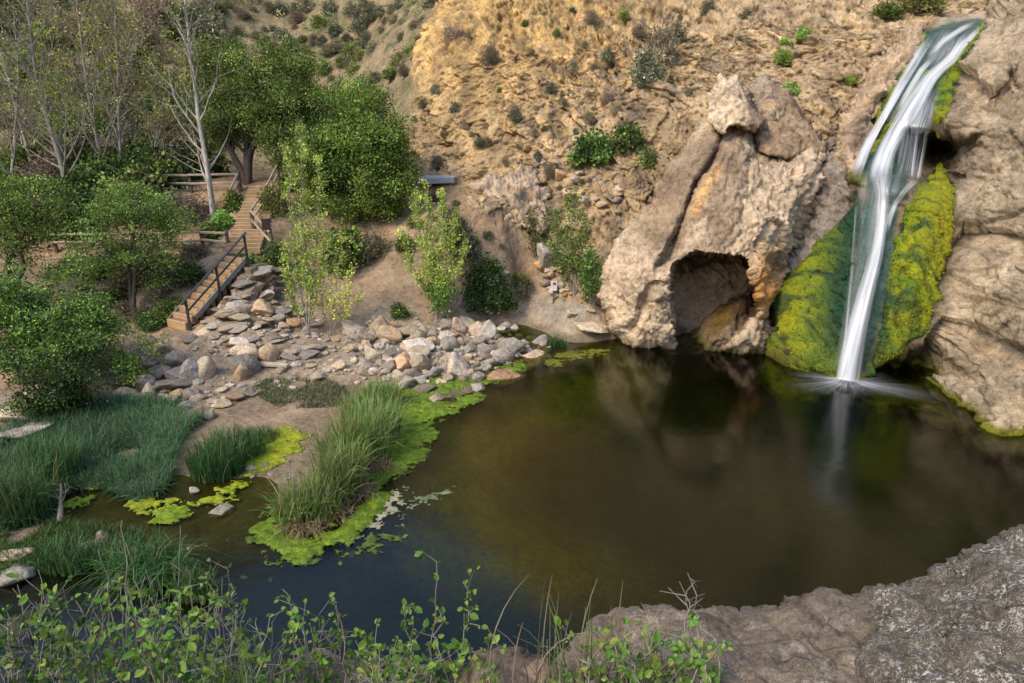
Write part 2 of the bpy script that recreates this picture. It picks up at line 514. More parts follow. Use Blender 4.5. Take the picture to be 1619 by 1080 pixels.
# ------------------------------------------------------------------ terrain mesh (one sheet round the camera, finer where it is seen)
def build_ground():
    az = np.radians(np.concatenate([np.linspace(-180, -50, 27)[:-1], np.linspace(-50, -42, 40)[:-1], np.linspace(-42, 42, 1150)[:-1],
                                    np.linspace(42, 50, 40)[:-1], np.linspace(50, 180, 27)]))
    rr = np.concatenate([np.linspace(0.3, 7, 16)[:-1], np.linspace(7, 20, 110)[:-1], np.linspace(20, 27, 110)[:-1], np.linspace(27, 42, 350)[:-1],
                         np.linspace(42, 60, 120)[:-1], np.linspace(60, 135, 60), [200, 300, 600]])
    A, R = np.meshgrid(az, rr)
    X, Y = R * np.sin(A), R * np.cos(A)
    zz = HZ(np.clip(X, -130, 130), np.clip(Y, -60, 135))
    far = R > 136
    zz = np.where(far, np.clip(zz, 20, 60), zz)
    V = np.stack([X, Y, zz], -1).reshape(-1, 3)
    nr, na = X.shape
    idx = np.arange(nr * na).reshape(nr, na)
    Fc = np.stack([idx[:-1, :-1], idx[:-1, 1:], idx[1:, 1:], idx[1:, :-1]], -1).reshape(-1, 4)[:, ::-1]
    N = vnormals(V, Fc)
    N[N[:, 2] < 0] *= -1
    slope = 1 - N[:, 2]
    px, py, fw = proj(V)
    # where the bare cliff is: right of the brushy hill, above the path
    wob = 1.2 * fbm(V * 0.3, 3, 5)
    cl = sstep(-0.5, 0.8, V[:, 0] + 6.0 + wob) * sstep(-0.5, 0.6, V[:, 2] - np.interp(V[:, 0], [-7, -3, -1, 3, 6, 14], [5.0, 5.0, 4.0, 2.9, 2.0, 0.6]) + 0.5 * wob) * sstep(18, 21, V[:, 1])
    near = (R.ravel() < 75)
    disp = np.zeros(len(V))
    m = near & (R.ravel() > 6)
    P = V[m]; c = cl[m]
    wr = np.stack([fbm(P * 0.25, 3, 31), fbm(P * 0.25, 3, 41), fbm(P * 0.25, 3, 51)], 1)
    Q = P + 0.8 * wr
    # tilted beds: thin in s, long down the dip
    lean = sstep(-2, 12, P[:, 0])[:, None]
    sdir = np.array([[0.97, 0.1, 0.1]]) * (1 - lean) + np.array([[0.84, 0.1, 0.52]]) * lean
    sdir /= np.linalg.norm(sdir, axis=1, keepdims=True)
    s = (Q * sdir).sum(1)
    beds = ridged(np.stack([s * 0.8, Q[:, 1] * 0.3, Q[:, 2] * (0.36 - 0.2 * lean[:, 0])], 1), 4, 3) - 0.5
    bed2 = fbm(np.stack([s * 3.2, Q[:, 1] * 0.5, Q[:, 2] * 0.5], 1), 4, 13)
    f1, f2, wid = worley(Q * np.array([0.8, 0.8, 0.6]), 7)
    g1, g2, wid2 = worley(Q * 2.3, 8)
    blocks = np.minimum(f2 - f1, 0.3) * 1.1 + (wid - 0.5) * 0.5 + np.minimum(g2 - g1, 0.25) * 0.45 + (wid2 - 0.5) * 0.2
    gully = fbm(P * 0.12, 4, 23)
    # slabs: cells thin across the beds and long down the dip
    ax = np.cross(sdir, np.array([[0.0, 1.0, 0.0]])); ax /= np.linalg.norm(ax, axis=1, keepdims=True)
    al = (Q * ax).sum(1)
    h1_, h2_, hid = worley(np.stack([s * 1.4, Q[:, 1] * 0.8, al * (0.95 - 0.5 * lean[:, 0])], 1), 9)
    k1_, k2_, kid = worley(np.stack([s * 3.0, Q[:, 1] * 2.0, al * (2.2 - 1.0 * lean[:, 0])], 1), 10)
    fa, fid = facets(np.stack([s * 0.9, Q[:, 1] * 0.7, al * (0.7 - 0.35 * lean[:, 0])], 1), 15)
    fb, fid2 = facets(Q * np.array([1.9, 1.9, 1.6]), 16)
    slab = 0.42 * fa + 0.2 * fb + (hid - 0.5) * 0.6 + np.minimum(h2_ - h1_, 0.2) * 0.9 + (kid - 0.5) * 0.24 + np.minimum(k2_ - k1_, 0.18) * 0.55
    d_cl = (0.40 + 0.75 * lean[:, 0]) * beds + (0.06 + 0.14 * lean[:, 0]) * bed2 + 0.40 * blocks + 0.65 * slab + 1.3 * gully + 0.5 * (ridged(P * 0.33, 3, 73) - 0.5) + 0.22 * fbm(P * 1.6, 4, 71) + 0.08 * fbm(P * 5, 3, 72) - 0.35
    soft = 0.10 * fbm(P * 0.6, 4, 61) + 0.05 * fbm(P * 3.0, 4, 62)
    hill = sstep(38, 44, P[:, 1]) * (0.9 * fbm(P * 0.12, 4, 24) + 0.35 * fbm(P * 0.7, 4, 25))
    # rubbly slope beside the stairs
    rub = (blob(px[m], py[m], 420, 480, 75, 70) + blob(px[m], py[m], 250, 590, 90, 45) + 0.9 * blob(px[m], py[m], 30, 650, 120, 40)) * (P[:, 2] > 0.15)
    r1, r2, rid = worley(Q * np.array([1.1, 1.1, 2.2]), 17)
    soft = soft + np.clip(rub, 0, 1) * ((rid - 0.4) * 0.22 + np.minimum(r2 - r1, 0.35) * 0.25)
    # bedrock ledges stepping up to the stairs
    tq = (P[:, 2] + 0.28 * fbm(P * 0.7, 4, 63)) / 0.34; tf_ = tq - np.floor(tq)
    soft = soft + 1.0 * np.clip(1.5 * rub, 0, 1) * (P[:, 2] > 0.2) * (sstep(0.55, 0.95, tf_) - tf_) * 0.34
    disp[m] = c * d_cl * 0.8 + (1 - c) * (soft + hill)
    wl = np.clip((np.abs(V[:, 2]) + 0.15) / 0.8, 0.12, 1)
    disp *= wl
    Nd = N.copy(); Nd[:, 2] *= (1 - 0.85 * cl); Nd /= np.linalg.norm(Nd, axis=1, keepdims=True) + 1e-9
    V2 = V + Nd * disp[:, None]
    # ---------------- albedo by what the ground is made of
    sand = np.array([0.36, 0.275, 0.18]); dirt = np.array([0.29, 0.19, 0.11]); mud = np.array([0.13, 0.105, 0.075])
    tan = np.array([0.335, 0.24, 0.13]); gold = np.array([0.43, 0.275, 0.10]); grey = np.array([0.20, 0.172, 0.125]); pink = np.array([0.30, 0.215, 0.135])
    dry = np.array([0.27, 0.205, 0.12]); green = np.array([0.12, 0.115, 0.055]); gravel = np.array([0.25, 0.21, 0.16])
    n1 = np.zeros(len(V)); n2 = np.zeros(len(V)); n3 = np.zeros(len(V))
    nn = near
    n1[nn] = fbm(V[nn] * 0.16, 4, 81); n2[nn] = fbm(V[nn] * 0.55, 4, 91); n3[nn] = fbm(V[nn] * np.array([1.4, 1.4, 0.5]), 4, 95)
    mixc = lambda a, b, f: a + (b - a) * np.clip(f, 0, 1)[:, None]
    C = mixc(np.tile(sand, (len(V), 1)), dirt, 0.5 + 0.9 * n2)
    C = mixc(C, dirt[None], sstep(2.6, 4.5, V[:, 2]) * 0.8)
    C = mixc(C, gravel[None], np.clip(rub_full(px, py), 0, 1) * (V[:, 2] > 0.1) * (0.75 + 0.9 * n2))
    C = mixc(C, np.array([[0.30, 0.265, 0.205]]), blob(px, py, 895, 490, 70, 28) * (V[:, 2] < 1.2))
    hillm = sstep(36, 42, V[:, 1]) + sstep(-14, -19, V[:, 0]) * sstep(3.0, 5, V[:, 2])
    C = mixc(C, mixc(np.tile(dry, (len(V), 1)), green, 0.35 + 1.6 * n2 + 0.6 * n1 + 0.8 * n3), hillm)
    # the cliff
    zc = V[:, 2] + 2.5 * n1 * 1.6
    cc = mixc(np.tile(tan, (len(V), 1)), gold, sstep(8.5, 14, zc) * 0.85 * sstep(15, 3, V[:, 0]) + 0.25 * n1)
    cc = mixc(cc, pink, sstep(0.1, 0.5, n2) * 0.7 * sstep(-3, 4, V[:, 0]))
    cc = mixc(cc, grey[None], sstep(0.02, 0.4, n3) * 0.85)
    cc = mixc(cc, gold * 1.05, 0.75 * blob(px, py, 760, 80, 120, 130) )
    if True:
        hv = np.zeros(len(V)); hv[m] = hid - 0.5
        cc = cc * (1.05 + 0.45 * hv)[:, None]; kv = np.zeros(len(V)); kv[m] = kid - 0.5; cc = cc * (1 + 0.3 * kv)[:, None]
        sv = np.zeros(len(V)); sv[m] = fbm(np.stack([s * 1.0, Q[:, 1] * 0.1, al * 0.12], 1), 4, 77); cc = cc * (1 + 0.75 * sv)[:, None]
    cc = mixc(cc, np.array([[0.44, 0.325, 0.19]]), np.clip(sstep(5, 10, V[:, 0]) * sstep(22, 26, V[:, 1]) * (0.45 + 1.0 * n1 + 0.7 * n2), 0, .8))
    stain = np.zeros(len(V)); stain[m] = np.maximum(sstep(0.0, 0.4, fbm(Q * np.array([1.3, 1.0, 0.9]), 5, 74)) * 0.7, sstep(-0.1, -0.45, bed2) * 0.75 * lean[:, 0])
    cc = mixc(cc, np.array([[0.15, 0.105, 0.07]]), stain)
    C = mixc(C, cc, cl)
    # bed of the pool and stream
    deep = np.array([0.010, 0.021, 0.004]); olive = np.array([0.165, 0.14, 0.004]); peb = np.array([0.16, 0.12, 0.07])
    depth = np.clip(-V[:, 2], 0, 3)
    wet = mixc(np.tile(peb, (len(V), 1)), olive, sstep(0.05, 0.5, depth + 0.25 * n2))
    wet = mixc(wet, deep, np.clip(sstep(1.0, 2.0, depth + 0.7 * n1) + sstep(6.0, 8.5, V[:, 0] + 2 * n1) + sstep(-1.0, -4.0, V[:, 0] + 2 * n1) * sstep(0.1, 0.4, depth) + sstep(12.5, 10.5, V[:, 1] + n1), 0, 1) * 0.9)
    C = mixc(C, mud[None], sstep(0.35, 0.05, V[:, 2]) * 0.7 * (V[:, 1] > 8))
    C = mixc(C, wet, sstep(0.03, -0.08, V[:, 2]))
    C = mixc(C, np.array([[0.10, 0.10, 0.03]]), sstep(6.5, 4, V[:, 1]) * 0.6)
    me = mesh_np('ground', V2, Fc, mat_rock('ground_earth', 1.0, bump=0.8, contrast=0.9), col=C)
    return tag(link('ground', me), kind='structure')

def rub_full(px, py):
    return blob(px, py, 420, 480, 75, 70) + blob(px, py, 300, 590, 110, 40) + blob(px, py, 640, 560, 230, 40) + blob(px, py, 30, 650, 120, 40)
build_ground()

# ------------------------------------------------------------------ water of the pool and its outflow
def build_water():
    m, nt, out = new_mat('pool_water'); b = NB(nt)
    g = b.n('ShaderNodeNewGeometry')
    mp = b.n('ShaderNodeMapping'); mp.inputs['Scale'].default_value = (0.9, 2.2, 1)
    b.l(g.outputs['Position'], mp.inputs['Vector'])
    h = b.math('ADD', b.noise(1.2, 3, 0.5, mp.outputs['Vector']), b.math('MULTIPLY', b.noise(7, 3, 0.6, mp.outputs['Vector']), 0.18))
    nrm = b.bump(h, 0.10, 0.05)
    fr = b.n('ShaderNodeFresnel', IOR=1.5); b.l(nrm, fr.inputs['Normal'])
    gl = b.n('ShaderNodeBsdfGlossy', Roughness=0.12); gl.inputs['Color'].default_value = (1, 1, 1, 1)
    b.l(nrm, gl.inputs['Normal'])
    tr = b.n('ShaderNodeBsdfTransparent'); tr.inputs['Color'].default_value = (0.56, 0.62, 0.30, 1)
    mx = b.n('ShaderNodeMixShader')
    b.l(b.math('MULTIPLY', fr.outputs[0], 0.85, True), mx.inputs[0]); b.l(tr.outputs[0], mx.inputs[1]); b.l(gl.outputs[0], mx.inputs[2])
    b.l(mx.outputs[0], out.inputs['Surface'])
    n = 60
    xs = np.linspace(-26, 24, n); ys = np.linspace(5.5, 30, n)
    X, Y = np.meshgrid(xs, ys)
    V = np.stack([X, Y, np.zeros_like(X)], -1).reshape(-1, 3)
    idx = np.arange(n * n).reshape(n, n)
    Fc = np.stack([idx[:-1, :-1], idx[:-1, 1:], idx[1:, 1:], idx[1:, :-1]], -1).reshape(-1, 4)
    tag(link('pool_water', mesh_np('pool_water', V, Fc, m)), kind='structure')
build_water()

# ------------------------------------------------------------------ rock masses given an outline, a distance, a real thickness
def relief(name, outline, tfun, step, R, rnd, skirt, disp, colf, mat, shrink=0.06):
    poly = np.asarray(outline, float)
    x0, y0 = poly.min(0) - step; x1, y1 = poly.max(0) + step
    PX, PY = np.meshgrid(np.arange(x0, x1 + step, step), np.arange(y0, y1 + step, step))
    d, bx, by = poly_dist(PX, PY, poly)
    use = d > -0.75 * step
    snap = use & (d < 0.35 * step)
    PX = np.where(snap, bx, PX); PY = np.where(snap, by, PY)
    d = np.where(snap, 0, d)
    idx = -np.ones(PX.shape, int); idx[use] = np.arange(use.sum())
    q = np.stack([idx[:-1, :-1], idx[1:, :-1], idx[1:, 1:], idx[:-1, 1:]], -1).reshape(-1, 4)
    dq = np.stack([d[:-1, :-1], d[1:, :-1], d[1:, 1:], d[:-1, 1:]], -1).reshape(-1, 4)
    q = q[(q >= 0).all(1) & (dq.max(1) > 0)]
    px, py, dd = PX[use], PY[use], d[use]
    t = tfun(px, py)
    k = np.clip(np.maximum(dd, 0) * t / F / R, 0, 1)
    t = t + rnd * (1 - np.sqrt(np.clip(1 - (1 - k) ** 2, 0, 1)))
    # skirt running back
    e = np.concatenate([q[:, [0, 1]], q[:, [1, 2]], q[:, [2, 3]], q[:, [3, 0]]])
    key = np.sort(e, 1); ku = key[:, 0] * 10 ** 7 + key[:, 1]
    _, inv, cnt = np.unique(ku, return_inverse=True, return_counts=True)
    be = e[cnt[inv] == 1]
    bv = np.unique(be)
    cx, cy = px.mean(), py.mean()
    n0 = len(px); rings = 5
    APX, APY, AT = [px], [py], [t]
    mp = {v: i for i, v in enumerate(bv)}
    for r in range(1, rings + 1):
        a = r / rings
        APX.append(px[bv] + (cx - px[bv]) * shrink * a * a); APY.append(py[bv] + (cy - py[bv]) * shrink * a * a)
        AT.append(t[bv] + skirt * a)
    px2, py2, t2 = np.concatenate(APX), np.concatenate(APY), np.concatenate(AT)
    faces = [q]
    bi = np.vectorize(mp.get)(be)
    for r in range(rings):
        lo = be if r == 0 else n0 + (r - 1) * len(bv) + bi
        hi = n0 + r * len(bv) + bi
        faces.append(np.stack([lo[:, 1], lo[:, 0], hi[:, 0], hi[:, 1]], 1))
    Fc = np.concatenate(faces)
    V = at_t(px2, py2, t2)
    N = vnormals(V, Fc)
    V2 = V + N * disp(V, N, px2, py2)[:, None]
    C = colf(V2, px2, py2)
    me = mesh_np(name, V2, Fc, mat, col=C)
    return me, V2, Fc, px2, py2, N
def mixc(a, b, f): return a + (b - a) * np.clip(f, 0, 1)[:, None]
# ------------------------------------------------------------------ the cave boulder
M_ROCK = mat_rock('pale_rock', 0.9, bump=1.0)
CAVE = smooth_poly([(1062, 472), (1061, 445), (1070, 418), (1086, 404), (1112, 401), (1140, 406), (1166, 407), (1181, 416), (1188, 436),
                    (1196, 462), (1200, 490), (1180, 520), (1160, 540), (1125, 556), (1085, 556), (1066, 545), (1066, 505)], 4, 0.8, 3)
def boulder():
    out = [(1000, 556), (985, 545), (966, 520), (952, 497), (946, 465), (950, 430), (962, 402), (985, 366), (1008, 342), (1032, 318), (1046, 290), (1062, 262), (1082, 232),
           (1105, 200), (1128, 182), (1160, 186), (1190, 206), (1200, 226), (1238, 240), (1285, 232), (1308, 240), (1304, 268), (1296, 295), (1284, 335), (1268, 372), (1250, 405),
           (1238, 425), (1238, 455), (1226, 490), (1222, 520), (1232, 560), (1215, 574), (1130, 566), (1060, 562), (1035, 566)]
    out = smooth_poly(out, 4, 1.8, 4)
    c = np.array([(1000, 550, 25.2), (960, 510, 25.3), (950, 460, 25.5), (1010, 440, 24.6), (1040, 500, 24.5), (1030, 550, 24.9), (970, 400, 25.5), (1030, 340, 25.4), (1080, 420, 24.4), (1100, 300, 25.0),
                  (1060, 270, 25.9), (1130, 200, 26.4), (1180, 230, 26.0), (1180, 300, 25.0), (1150, 380, 24.3), (1230, 380, 24.7), (1250, 300, 25.2), (1300, 250, 26.2), (1230, 245, 25.9),
                  (1280, 330, 25.7), (1240, 410, 25.2), (1205, 440, 24.5), (1215, 500, 24.7), (1225, 560, 24.7), (1180, 555, 24.6), (1120, 556, 24.9), (1070, 552, 25.0)])
    tf = TPS(c[:, :2], c[:, 2], 1e-3, 100)
    crack = polyline([(1140, 208), (1137, 235), (1124, 256), (1104, 285), (1092, 312), (1080, 345), (1068, 375), (1058, 400), (1040, 420)], 40)
    crack2 = polyline([(1180, 232), (1178, 290), (1174, 330), (1172, 380)], 24)
    lobe = polyline([(1062, 450), (1030, 452), (1022, 470), (1012, 500), (1000, 522)], 24)
    def lined(px, py, ln, wd):
        d = np.full(px.shape, 1e9)
        for a, b_ in zip(ln[:-1], ln[1:]):
            e = b_ - a; k = np.clip(((px - a[0]) * e[0] + (py - a[1]) * e[1]) / (e @ e), 0, 1)
            d = np.minimum(d, (px - a[0] - k * e[0]) ** 2 + (py - a[1] - k * e[1]) ** 2)
        return np.exp(-d / wd ** 2)
    def t(px, py):
        v = tf(px, py)
        d, _, _ = poly_dist(px, py, CAVE)
        hole = sstep(-3, 5, d)
        # back wall of the cave: deep at the upper left, a slanting slab towards the lower right
        deep = 0.5 + 5.2 * sstep(560, 410, py + (px - 1120) * 0.25) + 0.9 * sstep(1150, 1075, px) - 0.5 * sstep(500, 560, py)
        rib = 0.45 * np.sin((px * 0.83 + py * 0.56) * 0.085) + 0.25 * np.sin((px * 0.83 + py * 0.56) * 0.21 + 1)
        v = v + hole * np.maximum(deep + rib * 0.6, 0.15)
        v = v + 0.75 * lined(px, py, crack, 5.0) - 0.16 * lined(px + 10, py, crack, 12) + 0.14 * lined(px, py, crack2, 6) + 0.4 * lined(px, py, lobe, 6)
        v = v - 0.45 * blob(px, py, 1045, 466, 17, 20) - 0.3 * blob(px, py, 1208, 470, 14, 40) + 0.35 * blob(px, py, 1205, 504, 12, 5)
        v = v + 0.35 * sstep(1176, 1182, px) * blob(px, py, 1200, 250, 40, 60)
        v = v - 0.3 * blob(px, py, 1180, 545, 50, 14)
        v = v + 1.2 * blob(px, py, 1042, 556, 22, 9)
        return v
    dirp = np.array([0.75, 0.1, -0.62])
    def disp(V, N, px, py):
        s = (V + 0.35 * np.stack([fbm(V * 0.9, 3, 301)] * 3, 1)) @ dirp
        fl = ridged(np.stack([s * 1.25, V[:, 1] * 0.3, (V[:, 2] + V[:, 0]) * 0.22], 1), 4, 302) - 0.5
        pit = fbm(V * 6.5, 4, 304)
        f1, f2, wid = worley(V * np.array([1.0, 1.0, 0.75]), 305)
        fl2 = ridged(np.stack([s * 3.1, V[:, 1] * 0.6, (V[:, 2] + V[:, 0]) * 0.5], 1), 3, 312) - 0.5
        g1_, g2_, gid = worley(V * np.array([2.6, 2.6, 1.6]) + 0.4 * fbm(V * 2, 2, 313)[:, None], 314)
        holes = -sstep(0.30, 0.55, fbm(V * 4.2, 3, 315)) * 0.12
        rightside = sstep(1120, 1240, px)
        fa, fid = facets(V * np.array([0.75, 0.75, 0.55]) + 0.12 * fbm(V * 0.9, 3, 320)[:, None], 321)
        fb, fid2 = facets(V * np.array([1.9, 1.9, 1.4]) + 0.1 * fbm(V * 2, 3, 322)[:, None], 323)
        face = np.clip(blob(px, py, 1095, 280, 70, 90, 35) * 1.3, 0, .8)
        lf = (0.45 + 0.55 * rightside) * (1 - face)
        return (0.30 * lf * fa + 0.13 * lf * fb + 0.15 * fl + (0.06 + 0.16 * rightside) * fl2 + 0.12 * fbm(V * 0.8, 5, 303) + 0.08 * pit + (1 - face) * (0.14 * (wid - 0.5) + 0.28 * np.minimum(f2 - f1, 0.2) - 0.1 + 0.07 * (ridged(V * 3.1, 4, 309) - 0.5))
                + 0.09 * (gid - 0.5) + 0.22 * np.minimum(g2_ - g1_, 0.12) + holes + 0.03 * fbm(V * 15, 2, 316))
    def colf(V, px, py):
        n = fbm(V * 0.7, 4, 306); n2 = fbm(V * 2.5, 4, 307)
        C = np.tile([0.50, 0.385, 0.255], (len(V), 1))
        brown = 1.1 * blob(px, py, 1095, 265, 80, 44, -55) + 1.0 * blob(px, py, 1048, 355, 48, 46) + 1.2 * blob(px, py, 1150, 318, 27, 85, 8) + 0.3 * n + 0.3 * n2
        C = mixc(C, np.array([[0.235, 0.165, 0.105]]), sstep(0.36, 0.75, brown) * 0.8)
        C = mixc(C, np.array([[0.54, 0.415, 0.28]]), blob(px, py, 1240, 320, 55, 70) * 0.7 + blob(px, py, 980, 440, 40, 70) * 0.6)
        C = mixc(C, np.array([[0.50, 0.31, 0.13]]), lined(px - 11, py - 14, crack[8:22], 8))
        C = mixc(C, np.array([[0.52, 0.27, 0.09]]), blob(px, py, 1210, 452, 22, 44) * 1.4)
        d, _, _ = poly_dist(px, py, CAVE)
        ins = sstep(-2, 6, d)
        C = mixc(C, np.array([[0.052, 0.031, 0.018]]), ins)  # brown mineral stain, deepened so the cave's shade is painted into the colour
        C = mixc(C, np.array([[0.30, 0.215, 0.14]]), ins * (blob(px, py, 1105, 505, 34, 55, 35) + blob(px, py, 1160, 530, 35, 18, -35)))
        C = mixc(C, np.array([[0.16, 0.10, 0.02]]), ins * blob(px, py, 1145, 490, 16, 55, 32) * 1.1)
        C = mixc(C, np.array([[0.045, 0.025, 0.015]]), ins * blob(px, py, 1105, 428, 66, 42) * 1.5)  # deepest painted shade, under the upper left of the arch
        C = mixc(C, np.array([[0.12, 0.11, 0.01]]), sstep(0.30, 0.10, V[:, 2] + 0.12 * n2) * (px > 1080))
        C = mixc(C, np.array([[0.10, 0.08, 0.05]]), sstep(0.25, 0.05, V[:, 2]) * 0.6)
        C *= (1 + 0.25 * n + 0.2 * n2)[:, None]
        return C
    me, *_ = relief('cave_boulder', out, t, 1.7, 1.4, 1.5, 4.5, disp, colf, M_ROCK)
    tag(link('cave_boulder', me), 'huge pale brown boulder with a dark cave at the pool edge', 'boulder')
boulder()

def small(V, seed):
    g1_, g2_, gid = worley(V * 3.2 + 0.3 * fbm(V * 2, 2, seed)[:, None], seed + 11)
    fa, _ = facets(V * 1.0, seed + 12); fb, _ = facets(V * 2.4, seed + 13)
    return 0.08 * (gid - 0.5) + 0.2 * np.minimum(g2_ - g1_, 0.12) + 0.26 * fa + 0.11 * fb
def simple_rock(name, label, outline, ctrl, R, rnd, skirt, base, seed, mat=None, step=1.9, amp=1.0, cat='rock', group=None, sdir=(0.7, 0.1, -0.7), tint=None, sub=3, jit=1.0):
    c = np.array(ctrl, float)
    tf = TPS(c[:, :2], c[:, 2], 1e-3, 100) if len(c) > 2 else (lambda px, py: np.full(px.shape, c[0, 2]))
    sd_ = np.array(sdir)
    def disp(V, N, px, py):
        s = V @ sd_ + 0.3 * fbm(V * 0.8, 3, seed)
        f1, f2, wid = worley(V * 1.3, seed + 3)
        return amp * (0.26 * (ridged(np.stack([s * 1.3, V[:, 1] * 0.3, V[:, 2] * 0.3], 1), 4, seed + 1) - 0.5) + 0.16 * fbm(V * 1.2, 4, seed + 2)
                      + 0.24 * (wid - 0.5) + 0.3 * np.minimum(f2 - f1, 0.2) - 0.1 + 0.10 * fbm(V * 4.5, 4, seed + 4) + 0.12 * (ridged(V * 2.6, 4, seed + 8) - 0.5) + small(V, seed))
    def colf(V, px, py):
        n = fbm(V * 0.8, 4, seed + 5); n2 = fbm(V * 2.7, 4, seed + 6)
        C = np.tile(base, (len(V), 1)) * (1 + 0.3 * n + 0.25 * n2)[:, None]
        return tint(C, V, px, py, n, n2) if tint else C
    me, *_ = relief(name, smooth_poly(outline, sub, jit, seed), tf, step, R, rnd, skirt, disp, colf, mat or M_ROCK)
    return tag(link(name, me), label, cat, group)

def spire_shade(C, V, px, py, n, n2):
    C = mixc(C, np.array([[0.20, 0.14, 0.10]]), sstep(1170, 1186, px + 12 * n2) * 0.8)  # shaded right side of the pinnacle painted into its colour
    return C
simple_rock('rock_spire', 'cream pinnacle of rock perched on top of the cave boulder', [(1122, 190), (1119, 170), (1124, 152), (1133, 140), (1134, 124), (1140, 116), (1147, 127), (1158, 124), (1166, 119), (1172, 134), (1186, 148), (1189, 172), (1208, 190), (1204, 204), (1186, 203), (1160, 200), (1140, 210)],
            [(1130, 180, 26.0), (1150, 130, 26.6), (1180, 160, 26.2), (1200, 200, 26.0), (1160, 190, 25.7)], 0.2, 0.2, 2.0, (0.55, 0.425, 0.28), 401, tint=spire_shade, step=1.4, amp=0.6, jit=1.0)
simple_rock('rock_slab', 'tilted tan slab of rock right behind the cream pinnacle', [(1192, 214), (1193, 180), (1203, 150), (1216, 130), (1232, 138), (1252, 150), (1268, 178), (1288, 205), (1306, 236), (1290, 250), (1240, 252), (1205, 240)],
            [(1200, 200, 26.9), (1220, 140, 27.8), (1260, 170, 27.6), (1295, 235, 26.8), (1240, 240, 26.2)], 0.4, 0.5, 3, (0.34, 0.24, 0.145), 421, step=1.8, amp=0.45)
simple_rock('rock_block', 'grey cracked block wedged between pinnacle and tilted slab', [(1178, 168), (1190, 140), (1206, 128), (1222, 132), (1228, 160), (1214, 190), (1196, 204)],
            [(1180, 170, 27.2), (1210, 135, 28.2), (1220, 180, 27.4)], 0.5, 0.4, 2, (0.28, 0.22, 0.16), 431, step=1.8, amp=1.2)
simple_rock('rock_buttress', 'shaded grey rock between the cave boulder and the mossy falls', [(1296, 236), (1312, 222), (1330, 240), (1350, 262), (1366, 300), (1362, 350), (1330, 385), (1290, 420), (1250, 470), (1226, 480), (1232, 420), (1262, 366), (1284, 320)],
            [(1310, 240, 27.2), (1350, 290, 25.9), (1340, 350, 25.7), (1290, 380, 26.2), (1240, 450, 26.0)], 0.8, 0.6, 2.5, (0.27, 0.225, 0.18), 441, step=1.9)
simple_rock('rock_rib', 'long pale rib of rock left of the upper falls', [(1450, 40), (1462, 52), (1448, 85), (1420, 130), (1396, 175), (1378, 215), (1364, 262), (1345, 275), (1326, 262), (1318, 230), (1322, 200), (1338, 172), (1362, 140), (1386, 102), (1410, 66), (1430, 45)],
            [(1440, 50, 28.6), (1420, 110, 27.2), (1370, 150, 27.3), (1390, 180, 26.4), (1340, 200, 26.8), (1350, 260, 26.0)], 0.7, 0.7, 3, (0.46, 0.335, 0.215), 451, step=1.8,
            tint=lambda C, V, px, py, n, n2: mixc(C, np.array([[0.17, 0.13, 0.095]]), blob(px, py, 1366, 215, 26, 45, 20) * 0.9))
def ledge_tint(C, V, px, py, n, n2):
    lay = 0.5 + 0.5 * np.sin(V[:, 2] * 9 + 2 * n + 2 * n2)
    return mixc(C, np.array([[0.26, 0.18, 0.115]]), lay * 0.6)
simple_rock('layered_outcrop', 'pale layered sandstone outcrop on the slope beside the concrete slab', [(735, 330), (750, 305), (762, 288), (800, 280), (838, 272), (858, 292), (866, 320), (864, 366), (838, 362), (800, 352), (760, 346)],
            [(740, 320, 30.8), (800, 285, 31.5), (850, 290, 31.4), (850, 355, 29.7), (790, 340, 30.0), (745, 340, 30.5)], 0.25, 0.2, 3.0, (0.50, 0.385, 0.275), 461, sdir=(0.12, 0.1, 1.9), tint=ledge_tint, step=1.8, amp=1.3)

# ------------------------------------------------------------------ the rock face of the falls
WALL = smooth_poly([(1336, 300), (1350, 262), (1372, 200), (1396, 150), (1424, 100), (1452, 52), (1500, 32), (1545, 21), (1572, 10), (1600, -2), (1640, -30), (1760, -150), (1900, -50), (1960, 400), (1900, 820), (1760, 800),
                    (1619, 735), (1540, 710), (1440, 660), (1330, 648), (1230, 620), (1200, 590), (1215, 540), (1222, 470), (1250, 430), (1290, 385), (1330, 345)], 4, 1.2, 5)
_w = [(1215, 562), (1250, 577), (1290, 588), (1340, 602), (1400, 596), (1460, 606), (1535, 640), (1555, 668), (1619, 686)]
WC = [(a, b_, float(tz(a, b_, 0.0))) for a, b_ in _w] + [(a, b_ + 40, float(tz(a, b_, 0.0)) - 0.2) for a, b_ in _w] + [
    (1240, 460, 25.6), (1270, 500, 24.6), (1310, 500, 23.9), (1350, 480, 23.6), (1380, 440, 23.6), (1440, 470, 22.7), (1520, 520, 21.9), (1600, 560, 20.6), (1300, 400, 25.5), (1340, 350, 25.2), (1385, 350, 24.5), (1420, 340, 24.2),
    (1470, 330, 23.5), (1540, 380, 22.5), (1619, 400, 21.0), (1350, 262, 26.2), (1400, 285, 24.9), (1455, 285, 24.5), (1500, 270, 23.7), (1550, 250, 23.2), (1619, 250, 21.8), (1375, 210, 26.6), (1400, 180, 26.2), (1440, 180, 25.5), (1480, 190, 25.0), (1510, 180, 24.4),
    (1560, 150, 23.9), (1619, 120, 22.9), (1430, 105, 27.4), (1480, 90, 27.0), (1510, 75, 26.6), (1540, 80, 25.6), (1450, 55, 28.4), (1500, 40, 28.2), (1550, 25, 28.2), (1575, 40, 26.4), (1619, 0, 25.4), (1700, 700, 17.4), (1750, 600, 16.8), (1750, 300, 18.4), (1800, 0, 20.5),
    (1900, 700, 14), (1900, 300, 15.5), (1760, -120, 24)]
WC = np.array(WC)
_wt = TPS(WC[:, :2], WC[:, 2], 2e-3, 100)
